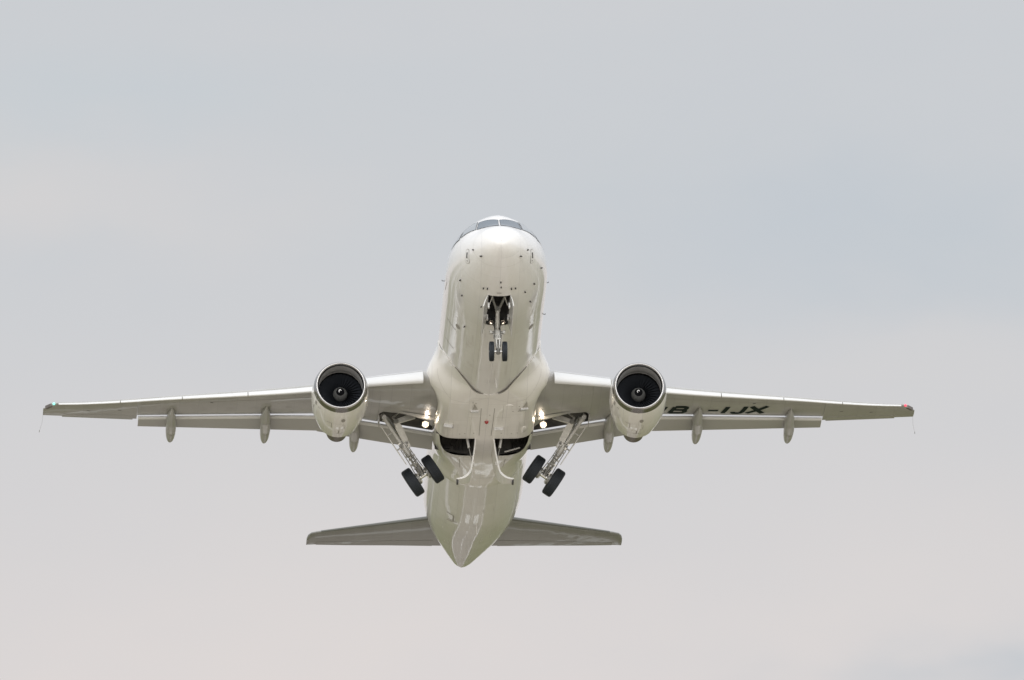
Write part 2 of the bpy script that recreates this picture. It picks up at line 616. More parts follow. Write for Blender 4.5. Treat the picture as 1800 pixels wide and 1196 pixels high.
GR = material_grass = ground_material('mown airfield grass', (.098, .100, .044), (.145, .143, .066), .05)
RW = ground_material('worn concrete', (.19, .165, .142), (.255, .225, .197), .08)
TX = ground_material('pale taxiway concrete', (.36, .35, .32), (.44, .42, .39), .06)
AP = ground_material('pale bounce ground', (.53, .475, .385), (.62, .56, .46), .04)  # tone raised for the light it bounces upward
WHT = ground_material('white runway paint', (.66, .65, .62), (.78, .77, .74), .6)


def structure(mb, name, mat):
    ob = mb.build(name, mat, None, org=(0, 0, 0), weld=False)
    ob['kind'] = 'structure'
    return ob


g = MB()
rr = [0, 150, 400, 1000, 2500, 6000, 15000]
g.grid([[Vector((r * math.cos(2 * math.pi * k / 48), 400 + r * math.sin(2 * math.pi * k / 48), 0)) for k in range(48)] for r in rr[1:]], True)
g.add([Vector((150 * math.cos(2 * math.pi * k / 48), 400 + 150 * math.sin(2 * math.pi * k / 48), 0)) for k in range(48)], [list(range(48))])
structure(g, 'grass_ground', GR)
g = MB()
ground_quad(g, -330, 2900, -22.5, 22.5, .02)
structure(g, 'runway', RW)
g = MB()
ground_quad(g, -330, 2900, -20.6, -19.7, .03)
ground_quad(g, -330, 2900, 19.7, 20.6, .03)
for k in range(44):
    ground_quad(g, -180 + k * 60, -150 + k * 60, -.45, .45, .03)
for t0, t1, wa, wb in ((136, 160, 4, 12),):
    for w in (-1, 1):
        ground_quad(g, t0, t1, w * wa, w * wb, .03)
for k in range(6):
    for w in (-1, 1):
        ground_quad(g, -300, -270, w * (2.4 + k * 2.9), w * (4.2 + k * 2.9), .03)
structure(g, 'runway_markings', WHT)
g = MB()
ground_quad(g, -600, 2700, -212, -190, .02)
ground_quad(g, 300, 1100, -520, -330, .02)
ground_quad(g, 180, 205, -190, -22.6, .02)
ground_quad(g, -500, 2500, 240, 262, .02)
structure(g, 'taxiway', TX)
g = MB()
ground_quad(g, -1400, -331, -700, 700, .02)
ground_quad(g, -330, -10, -700, -22.6, .02)
ground_quad(g, -330, -10, 22.6, 700, .02)
structure(g, 'bounce_ground', AP)  # unseen pale ground, added to throw light up at nose and belly
# ------------------------------------------------------------------ the jet
jet = bpy.data.objects.new('passenger_jet', None)
scene.collection.objects.link(jet)
jet.empty_display_size = 2
jet.matrix_world = Matrix(((Lw.x, Aw.x, Uw.x, root_loc.x), (Lw.y, Aw.y, Uw.y, root_loc.y), (Lw.z, Aw.z, Uw.z, root_loc.z), (0, 0, 0, 1)))
jet['label'] = 'white twin-engined passenger jet climbing nose-on overhead with grey wings and half retracted wheels'
jet['category'] = 'airplane'

# --- fuselage
NB_F, NB_R, NB_Y = 2.62, 4.92, .45
stn = sorted(set([0.002, .01, .03, .06, .1, .17, .25, .37, .5, .7, .85, 1.0, 1.25, 1.5, 1.75, 2.0, 2.3, NB_F, 2.9, 3.2, 3.5, 3.8, 4.2, 4.55, NB_R, 5.4, 6, 7, 8, 9, 10, 11, 12.6, 14, 17, 20.4, 22, 24, 25, 26, 26.7, 27.4, 28, 28.7, 29.4, 30, 30.7, 31.4, 32, 32.7, 33.4, 34, 34.7, 35.3, 36, 36.5, 37, 37.3, 37.5]))


def phis(s):
    w = max(fW(s), .9)
    pb = math.asin(min(NB_Y / w, .6))
    side = [pb + (math.pi - pb) * k / 34 for k in range(35)]
    return [-x for x in reversed(side)][1:] + [pb * (-1 + 2 * k / 6) for k in range(1, 6)] + side


rows = [[fus(s, p) for p in phis(s)] for s in stn]
nph = len(rows[0])
nside = 34
fm = MB()


def fskip(i, j):
    s0, s1 = stn[i], stn[i + 1]
    mid = nside - 1 <= j < nside - 1 + 6
    if s0 >= NB_F - 1e-6 and s1 <= NB_R + 1e-6 and mid:
        return True
    ph = phis((s0 + s1) / 2)[j]
    return s0 >= 12.6 - 1e-6 and s1 <= 20.4 + 1e-6 and abs(ph) < 1.15


fm.grid(rows, True, 0, fskip)
# exhaust of the tail unit closes the cone
fm.lathe([(37.42, .235), (37.72, .20), (37.72, .14), (37.4, .12)], (0, 0, 1.03), (0, 1, 0), 2, 24)
# seams: radome joint, frames, cargo door, small worn marks
strip(fm, fus, [(.955, -math.pi + .3 + k * (2 * math.pi - .6) / 40) for k in range(41)], .010, .003, 3)
for s_ in (5.9, 9.6, 24.6, 29.6):
    strip(fm, fus, [(s_, -2.2 + k * 4.4 / 30) for k in range(31)], .012, .004, 3)
for s_ in (7.12, 9.06):
    strip(fm, fus, [(s_, -.86), (s_, -1.14)], .06, .005, 1)
strip(fm, fus, [(7.12, -1.14), (9.06, -1.14)], .012, .004, 3)
strip(fm, fus, [(4.25, -1.47), (4.5, -1.38), (5.5, -1.41)], .03, .006, 1)
strip(fm, fus, [(35.0, -.5), (35.0, .5)], .03, .005, 3)
for a in (-.3, .3):
    strip(fm, fus, [(5.1, a), (10.6, a)], .012, .004, 3)
# access panel outlines in front of the wing and below the tail
for s0, p0, s1, p1 in ((8.1, -.42, 8.9, -.30), (6.2, .44, 6.8, .58), (25.3, -.62, 26.3, -.40), (27.2, .3, 28.2, .5)):
    strip(fm, fus, [(s0, p0), (s1, p0), (s1, p1), (s0, p1), (s0, p0)], .012, .004, 3)
strip(fm, fus, [(25.45, -.60), (25.5, -.44), (26.25, -.44)], .06, .005, 1)
strip(fm, fus, [(26.3, -.46), (26.35, -.58)], .04, .005, 1)
# rain and oil streaks running aft from drains and joints
for k in range(34):
    s0 = random.choice((random.uniform(5.2, 10.2), random.uniform(23, 31)))
    p0 = random.uniform(-.75, .75)
    L_ = random.uniform(.25, 1.1)
    strip(fm, fus, [(s0, p0), (s0 + L_, p0 + random.uniform(-.01, .01))], random.uniform(.012, .04), .003, 3)
for s0, p0 in ((7.2, -.45), (7.5, -.52), (9.2, -.47), (9.35, -.40), (26.0, -.42), (26.1, -.50)):
    strip(fm, fus, [(s0, p0), (s0 + .16, p0 - .05), (s0 + .2, p0 + .06)], .07, .003, 3, .03)
fuselage = fm.build('fuselage', [M['white'], M['line'], M['hot'], M['faint']], jet)

# nose gear bay lining, open below
nb = MB()
loopL = [fus(s, -phis(s)[-1] if False else -math.asin(min(NB_Y / max(fW(s), .9), .6))) for s in stn if NB_F - 1e-6 <= s <= NB_R + 1e-6]
loopR = [V((-p.x, p.y, p.z)) for p in loopL]
zc = -1.05
up = lambda p, dx=0: V((p.x + dx, p.y, zc))
nb.grid([loopL, [up(p) for p in loopL]])
nb.grid([loopR, [up(p) for p in loopR]])
nb.grid([[up(p) for p in loopL], [up(p) for p in loopR]])
arc = lambda s: [fus(s, math.asin(min(NB_Y / max(fW(s), .9), .6)) * (-1 + 2 * k / 6)) for k in range(7)]
for s in (NB_F, NB_R):
    a_ = arc(s)
    nb.grid([a_, [up(p) for p in a_]])
for s in (3.1, 3.6, 4.1, 4.55):
    nb.box((0, s, -1.10), ((1, 0, 0), (0, 1, 0), (0, 0, 1)), (.40, .03, .05))
    for sg in (-1, 1):
        nb.box((sg * .395, s, -1.5), ((1, 0, 0), (0, 1, 0), (0, 0, 1)), (.012, .03, .35))
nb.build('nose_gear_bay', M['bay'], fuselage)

# cockpit glass: six panes
WIN = [((1.10, .046, 3.1), None)]
panes = [
    [(1.12, math.pi - .052), (2.10, math.pi - .034), (2.44, 2.615), (1.76, 2.45)],
    [(1.86, 2.43), (2.60, 2.60), (3.0, 2.35), (2.52, 2.07)],
    [(2.60, 2.03), (3.07, 2.29), (3.62, 2.10), (3.5, 1.88)],
]
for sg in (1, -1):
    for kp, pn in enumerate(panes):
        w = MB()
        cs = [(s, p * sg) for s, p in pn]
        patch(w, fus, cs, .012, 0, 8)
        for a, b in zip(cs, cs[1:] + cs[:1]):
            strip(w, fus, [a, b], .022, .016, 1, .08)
        w.build('cockpit_window', [M['glass'] if kp == 0 else M['skyglass'], M['seal']], fuselage)

# probes, plates, aerials
for s_, p_, L in ((1.756, .019, .10), (2.049, .032, .08), (2.231, -.297, .13), (2.275, -.394, .10), (2.221, .287, .13), (2.264, .387, .10), (2.745, -1.008, .11),
                  (3.55, -.821, .11), (2.707, .884, .11), (2.768, .601, .10), (3.738, .70, .10), (3.551, -.354, .07), (6.03, -.646, .09), (2.489, 1.297, .08), (.762, -.955, .13), (.762, .955, .13),
                  (.97, -1.46, .09), (.95, 1.455, .09)):
    m_ = MB()
    q, n_ = fus(s_, p_), normal_at(fus, s_, p_)
    t_ = (V((0, 1, 0)) - n_ * n_.y).normalized()
    sd_ = n_.cross(t_)
    if s_ < 1:
        t_ = (t_ + sd_ * (.8 if p_ > 0 else -.8)).normalized()
        sd_ = n_.cross(t_)
    m_.box(q + n_ * .012, (t_, sd_, n_), (L * .42, .022, .018))
    m_.tube(q + n_ * .02, q + n_ * .075 - t_ * L * .3, .018, .012, 0, 8)
    m_.tube(q + n_ * .075 - t_ * L * .3, q + n_ * .075 - t_ * L * .9, .012, .008, 0, 8)
    m_.build('pitot_probe', M['probe'], fuselage)


def reproject(p, off):
    """the point of the fuselage skin beside p, pushed out by off"""
    w, t, b, m = fW(p.y), fT(p.y), fB(p.y), fM(p.y)
    h = (m - b) if p.z < m else (t - m)
    ph = math.atan2(p.x / w, -(p.z - m) / h)
    return fus(p.y, ph) + normal_at(fus, p.y, ph) * off


for s_, p_ in ((1.467, -1.366), (1.409, 1.353)):
    m_ = MB()
    q, n_ = fus(s_, p_), normal_at(fus, s_, p_)
    e1 = n_.cross(V((1, 0, 0))).normalized()
    e1 = e1 if e1.y > 0 else -e1
    e2 = n_.cross(e1)
    for a_, b_, mt, of in ((.285, .155, 1, .004), (.265, .135, 0, .008)):
        ring = []
        for k in range(28):
            an = 2 * math.pi * k / 28
            ca, sa = math.cos(an), math.sin(an)
            ring.append(reproject(q + e1 * a_ * math.copysign(abs(ca) ** .45, ca) + e2 * b_ * math.copysign(abs(sa) ** .45, sa), of))
        m_.add(ring + [reproject(q, of)], [[k, (k + 1) % 28, 28] for k in range(28)], mt)
    m_.grid([[reproject(q + e1 * u + e2 * v, .013) for v in (-.045, 0, .045)] for u in (-.15, -.05, .07)], False, 2)
    m_.grid([[reproject(q + e1 * u + e2 * v, .013) for v in (-.04, 0, .04)] for u in (.15, .20)], False, 1)
    m_.build('static_port', [M['white'], M['line'], M['probe']], fuselage)
for s_, p_ in ((6.598, -.806), (6.507, .785)):
    m_ = MB()
    ring = [fus(s_ + .17 * math.cos(2 * math.pi * k / 20), p_ + .06 * math.sin(2 * math.pi * k / 20)) + normal_at(fus, s_, p_) * .012 for k in range(20)]
    m_.add(ring, [list(range(20))], 0)
    m_.build('outflow_grille', [M['plate'] if False else M['line']], fuselage)
m_ = MB()
patch(m_, fus, [(2.38, -.06), (2.38, .045), (2.45, .045), (2.45, -.06)], .008, 0, 4)
m_.build('bay_placard', M['plate'], fuselage)
for s_, p_, h in ((10.55, .094, .14), (10.60, -.047, .06), (8.9, -.02, .05), (26.2, .04, .16)):
    m_ = MB()
    q, n_ = fus(s_, p_), normal_at(fus, s_, p_)
    m_.prism([q + V((-.012, -.16, 0)), q + V((-.012, .16, 0)), q + n_ * h * 2.0 + V((-.008, .20, 0)), q + n_ * h * 2.0 + V((-.008, .06, 0))], V((.022, 0, 0)))
    m_.build('drain_mast', M['white'], fuselage)
for s_, p_ in ((5.75, -1.63), (5.75, 1.60), (7.6, 1.33)):
    m_ = MB()
    q, n_ = fus(s_, p_), normal_at(fus, s_, p_)
    m_.tube(q, q + n_ * .085, .016, .012, 0, 8)
    m_.tube(q + n_ * .085, q + n_ * .09 - V((0, .10, 0)), .012, .009, 0, 8)
    m_.build('air_data_vane', M['probe'], fuselage)

# --- belly fairing
fph = sorted(set([round(x, 4) for x in np.linspace(-1.53, 1.53, 91)]))
PHI_IN = math.atan2(.36, 2.2)
PHI_OUT = math.atan2(1.93, 1.93)


def fair_col(p):
    """stations down one column of the fairing; rows of the bay opening are kept on its outline"""
    a = abs(p)
    sv = FV(a)
    y = 2.2 * math.tan(min(a, .80)) if a < .72 else 1.93 - .01 * (a > .8)
    y = min(y, 1.93)
    if a <= PHI_OUT:
        sf, sr = BAY_F, max(bay_rear(y), BAY_F + .02)
    else:
        sf, sr = BAY_F, BAY_F + .02
    out = list(np.linspace(sv, sf, 34)) + list(np.linspace(sf, sr, 13))[1:] + list(np.linspace(sr, 22.4, 30))[1:]
    return out


cols_p = sorted(set(list(np.linspace(-1.53, -PHI_OUT, 34)) + list(np.linspace(-PHI_OUT, -PHI_IN, 30)) + list(np.linspace(-PHI_IN, PHI_IN, 7)) + list(np.linspace(PHI_IN, PHI_OUT, 30)) + list(np.linspace(PHI_OUT, 1.53, 34))))
cols = [[fairing(s, p) for s in fair_col(p)] for p in cols_p]
bf = MB()


def bskip(i, j):
    a = abs(.5 * (cols_p[i] + cols_p[i + 1]))
    return PHI_IN < a < PHI_OUT and 33 <= j < 33 + 12


bf.grid(cols, False, 0, bskip)
# edge return along the front joint
front = [c[0] for c in cols]
bf.grid([[p, V((p.x * .985, p.y + .02, p.z * .985))] for p in front], False, lambda i, j: 1 if .15 < abs(cols_p[i]) < .76 else 0)
pv = lambda y: math.atan2(y, 2.2)
for sg in (-1, 1):
    strip(bf, fairing, [(FV(abs(a)) + .012, sg * abs(a)) for a in np.linspace(.16, .74, 22)], .034, .006, 1)
    strip(bf, fairing, [(13.25, pv(sg * .265)), (16.0, pv(sg * .235))], .022, .005, 2)
    strip(bf, fairing, [(FV(.2) + .45, pv(sg * .05)), (12.75, pv(sg * .9)), (12.6, sg * .62), (12.0, sg * .86), (11.6, sg * 1.05)], .016, .005, 3)
    strip(bf, fairing, [(13.0, pv(sg * .62)), (14.4, pv(sg * .60))], .016, .005, 3)
    strip(bf, fairing, [(14.1, pv(sg * .95)), (14.15, pv(sg * .35))], .014, .005, 3)
    strip(bf, fairing, [(16.2, pv(sg * 1.85)), (16.26, pv(sg * .4))], .03, .005, 3)
    strip(bf, fairing, [(14.6, pv(sg * 1.3)), (16.2, pv(sg * 1.28))], .014, .005, 3)
    strip(bf, fairing, [(18.5, pv(sg * .9)), (19.6, pv(sg * .88))], .018, .005, 2)
strip(bf, fairing, [(20.55, -.72), (20.75, -.3), (20.8, 0), (20.75, .3), (20.55, .72)], .018, .006, 3)
for s0, y0, s1, y1 in ((12.6, 1.15, 13.3, 1.55), (12.9, .95, 13.35, 1.6), (15.0, .85, 16.0, 1.2), (14.9, -1.1, 16.1, -.6)):
    strip(bf, fairing, [(s0, pv(y0)), (s1, pv(y0)), (s1, pv(y1)), (s0, pv(y1)), (s0, pv(y0))], .012, .005, 3)
# small fastener and drain spots
for s_, y_ in ((12.75, -.62), (12.8, -.5), (12.95, -.56), (13.1, 1.25), (13.55, 1.0), (13.55, 1.22), (13.9, .1), (15.75, -.45), (15.8, -.8), (15.85, -1.0), (15.75, .62), (15.8, 1.02), (15.75, 1.25)):
    strip(bf, fairing, [(s_, pv(y_ - .025)), (s_, pv(y_ + .025))], .05, .007, 2, .02)
# dark joint where the wing skin meets the fairing
for sg in (1, -1):
    path = []
    for s in np.arange(12.55, 17.6, .12):
        best = None
        for a in np.arange(.6, 1.35, .01):
            q = fairing(float(s), float(a))
            w_ = wing_low(q.x, float(s))
            if best is None or abs(q.z - w_) < best[0]:
                best = (abs(q.z - w_), float(a))
        path.append((float(s), sg * (best[1] - .012)))
    strip(bf, fairing, path, .035, .010, 1)
belly = bf.build('belly_fairing', [M['fairing'], M['line'], M['line'], M['faint']], jet)

# ram air ducts: a flat triangle coloured as a recess's shade, a raised lip, and blunt outlets
for s_, y_, w_, h_, yaw_ in ((13.42, -.52, .155, .075, 0), (13.29, 1.47, .15, .075, .18), (14.97, -1.5, .175, .115, -.12), (15.14, .5, .175, .115, 0)):
    m_ = MB()
    q = fairing(s_, pv(y_))
    n_ = normal_at(fairing, s_, pv(y_))
    a_ = V((math.cos(yaw_), math.sin(yaw_), 0))
    a_ = (a_ - n_ * a_.dot(n_)).normalized()
    b_ = a_.cross(n_)
    b_ = b_ if b_.y > 0 else -b_
    m_.prism([q - a_ * w_ - n_ * .02, q + a_ * w_ - n_ * .02, q + a_ * w_ + n_ * h_, q - a_ * w_ + n_ * h_], b_ * .03, 0)
    m_.add([q - a_ * w_ + n_ * h_ + b_ * .03, q + a_ * w_ + n_ * h_ + b_ * .03, q + a_ * w_ * .9 + b_ * .34 - n_ * .01, q - a_ * w_ * .9 + b_ * .34 - n_ * .01], [[0, 1, 2, 3]], 0)
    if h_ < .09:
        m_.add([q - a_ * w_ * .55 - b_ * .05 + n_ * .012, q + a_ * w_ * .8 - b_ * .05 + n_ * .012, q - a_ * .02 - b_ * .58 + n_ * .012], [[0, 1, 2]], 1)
    m_.build('air_scoop', [M['slat'], M['duct_shade']], belly, 20)
m_ = MB()
m_.lathe([(0, .085), (.03, .08), (.07, .06), (.095, .03), (.10, .001)], fairing(14.56, 0), (0, 0, -1), 0, 20)
m_.build('beacon_light', M['beacon'], belly)
m_ = MB()
c_ = fairing(15.45, pv(1.52))
n_ = normal_at(fairing, 15.45, pv(1.52))
t_ = (V((0, 1, 0)) - n_ * n_.y).normalized()
b_ = n_.cross(t_)
m_.grid([[c_ + t_ * .34 * math.cos(e) * math.cos(a) + b_ * .13 * math.cos(e) * math.sin(a) + n_ * (.06 * math.sin(e) - .01) for a in np.linspace(0, 2 * math.pi, 25)[:-1]] for e in np.linspace(0, math.pi / 2 - .02, 6)], True)
m_.build('blister_cover', M['fairing'], belly)
m_ = MB()
c_ = fairing(13.0, pv(.86))
n_ = normal_at(fairing, 13.0, pv(.86))
m_.grid([[c_ + V((.16 * math.cos(e) * math.cos(a), .10 * math.cos(e) * math.sin(a), 0)) + n_ * (.05 * math.sin(e) - .01) for a in np.linspace(0, 2 * math.pi, 25)[:-1]] for e in np.linspace(0, math.pi / 2 - .02, 6)], True)
m_.build('blister_cover', M['fairing'], belly)

# main gear bay lining and its plumbing
mb_ = MB()
for sg in (-1, 1):
    x0, x1 = sg * .40, sg * 1.88
    f, r, zt = BAY_F + .01, 18.2, -.95
    for quad in ([(x0, f, -2.185), (x0, r, -2.185), (x0, r, zt), (x0, f, zt)], [(x0, f, zt), (x0, r, zt), (x1, r, zt), (x1, f, zt)],
                 [(x1, f, -1.9), (x1, r, -1.6), (x1, r, zt), (x1, f, zt)], [(x0, f, -2.185), (x1, f, -1.98), (x1, f, zt), (x0, f, zt)], [(x0, r, -2.17), (x1, r, -1.9), (x1, r, zt), (x0, r, zt)]):
        mb_.add([V(q) for q in quad], [[0, 1, 2, 3]], 0)
    for k in range(7):
        yy = sg * random.uniform(.55, 1.7)
        mb_.pipe([(yy, r - .03, -1.95), (yy + random.uniform(-.2, .2), r - .06, -1.5), (yy + random.uniform(-.3, .3), r - .5, -1.05)], .022, 1)
    for k in range(4):
        mb_.box((sg * random.uniform(.6, 1.6), r - .07, random.uniform(-1.9, -1.2)), ((1, 0, 0), (0, 1, 0), (0, 0, 1)), (.10, .06, .08), 1)
mb_.tube((.85, 18.1, -2.05), (1.45, 17.95, -1.93), .035, .035, 2)
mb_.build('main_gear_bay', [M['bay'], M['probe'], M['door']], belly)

# open bay doors hang from the keel; their outer end keeps the curl of the belly
for sg in (-1, 1):
    m_ = MB()
    sec = [(0, 0)] + [(.19 * (k / 12) ** 1.3, -1.28 * k / 12) for k in range(1, 13)] + [(.24, -1.42), (.33, -1.54), (.45, -1.63), (.60, -1.68), (.73, -1.70)]
    rear = [18.13] * 6 + [18.1, 18.05, 17.98, 17.9, 17.8, 17.66, 17.5, 17.35, 17.2, 17.05, 16.92, 16.8]
    rows_o, rows_i = [], []
    for (yy, zz), sr in zip(sec, rear):
        ss = np.linspace(BAY_F + .03, sr, 7)
        rows_o.append([V((sg * (.33 + yy), s, -2.19 + zz)) for s in ss])
        rows_i.append([V((sg * (.385 + yy + (.02 if zz < -1.5 else 0)), s, -2.19 + zz + (.045 if zz < -1.4 else 0))) for s in ss])
    m_.grid(rows_o, False, 0)
    m_.grid(rows_i, False, 0)
    for a_, b_ in ((0, 0), (-1, -1)):
        m_.grid([[r_[a_] for r_ in rows_o], [r_[a_] for r_ in rows_i]], False, 0)
    m_.grid([rows_o[-1], rows_i[-1]], False, 0)
    m_.box(V((sg * 1.08, 16.6, -3.91)), ((1, 0, 0), (0, 1, 0), (0, 0, 1)), (.035, .16, .06), 1)
    m_.tube((sg * .66, 16.75, -2.05), (sg * .60, 16.75, -2.42), .05, .05, 0)
    m_.tube((sg * .60, 16.75, -2.42), (sg * .47, 16.75, -3.05), .022, .022, 2)
    m_.box(V((sg * .46, 16.75, -3.1)), ((1, 0, 0), (0, 1, 0), (0, 0, 1)), (.05, .08, .07), 0)
    m_.build('main_gear_door', [M['door'], M['probe'], M['steel']], belly)
# --- wings
NX, NE = 26, 6


def wing_ring(y, outer, sg, cut=None):
    s0, z0, c, fr, zl, t = wing_frame(y, outer)
    send = s0 + c * fr
    slow = send if cut is None else cut
    pts = []
    for k in range(NX):
        x = (1 - math.cos(math.pi * .5 * k / (NX - 1))) if False else (k / (NX - 1)) ** 1.7
        s = s0 + (slow - s0) * x
        pts.append((s, wing_low(y, s, outer)))
    zu_end = wing_up(y, send, outer)
    zl_end = wing_low(y, send, outer)
    if cut is None:
        for k in range(1, NE + 1):
            f = k / (NE + 1)
            pts.append((send, zl_end + (zu_end - zl_end) * f))
    else:
        pts.append((slow + .03, wing_up(y, slow, outer) - .10))
        for k in range(1, NE - 1):
            s = slow + (send - slow) * k / (NE - 1)
            pts.append((s, wing_up(y, s, outer) - .08))
        pts.append((send, zl_end + .02))
    for k in range(NX - 1, 0, -1):
        x = (k / (NX - 1)) ** 1.7
        s = s0 + (send - s0) * x
        pts.append((s, wing_up(y, s, outer)))
    return [V((sg * y, s, z)) for s, z in pts]


Y_SLATS = [(2.55, 4.80), (6.75, 9.22), (9.25, 11.74), (11.77, 14.12), (14.15, 16.52)]


def slat_ring(y, sg, droop):
    outer = y > Y_FLAP
    s0, z0, c, fr, zl, t = wing_frame(y, outer)
    ch = c if not outer else c
    N = 14
    pts = []
    xl, xu = (.022, .095) if y < 5 else (.03, .12)
    for k in range(N, -1, -1):
        x = xu * (k / N) ** 2
        s = s0 + x * ch
        pts.append((s, wing_up(y, s, outer)))
    for k in range(1, 9):
        x = xl * (k / 8) ** 1.6
        s = s0 + x * ch
        pts.append((s, wing_low(y, s, outer)))
    # hollow back
    pl, pu = pts[-1], pts[0]
    for k in range(1, 6):
        f = k / 6
        s = pl[0] + (pu[0] - pl[0]) * f
        z = pl[1] + (pu[1] - pl[1]) * (1 - (1 - f) ** 2.2)
        pts.append((s, z - .004))
    cs, cz = pts[0]
    a = math.radians(droop)
    out = []
    for s, z in pts:
        u, w = s - cs, z - cz
        # nose down about the slat's trailing edge, carried forward and down
        s2 = cs + u * math.cos(a) - w * math.sin(a) * -1
        z2 = cz + u * math.sin(a) + w * math.cos(a)
        out.append(V((sg * y, s2 - .030 * ch, z2 - .010 * ch)))
    return out


def flap_ring(y, sn, zn, st, zt, sg, r=.085):
    ch = math.hypot(st - sn, zt - zn)
    d = ((st - sn) / ch, (zt - zn) / ch)
    nrm = (-d[1], d[0])
    N = 20

    def h(x):
        xn = 1.6 * r / ch
        if x < xn:
            return r * math.sqrt(max(1 - (1 - x / xn) ** 2, 0))
        return r + (.006 - r) * ((x - xn) / (1 - xn)) ** 1.15
    low = []
    upp = []
    for k in range(N + 1):
        x = (k / N) ** 2
        low.append((x, -h(x) * .9))
        upp.append((x, h(x) * 1.1))
    pts = low + upp[::-1][:-1]
    return [V((sg * y, sn + d[0] * x * ch + nrm[0] * w, zn + d[1] * x * ch + nrm[1] * w)) for x, w in pts]


fl_te_in = lin([2.0, 4.76, 6.5], [-1.41, -.94, -.62])
fl_te_out = lin([6.45, 13.42], [-.60, .095])
fl_te_outs = lin([6.45, 13.42], [19.52, 20.83])

STROKES = {
    'H': [[(.0, 0), (.0, 1)], [(.72, 0), (.72, 1)], [(0, .5), (.72, .5)]],
    'B': [[(.0, 0), (.0, 1)], [(0, 1), (.48, 1), (.62, .96), (.68, .87), (.68, .68), (.62, .58), (.48, .53), (0, .53)], [(.48, .53), (.66, .47), (.74, .37), (.74, .17), (.67, .05), (.50, 0), (0, 0)]],
    '-': [[(.0, .45), (.62, .45)]],
    'I': [[(.0, 0), (.0, 1)]],
    'J': [[(.0, .22), (.04, .08), (.14, .01), (.30, 0), (.44, .04), (.50, .18), (.50, 1)]],
    'X': [[(.0, 0), (.82, 1)], [(.0, 1), (.82, 0)]],
}


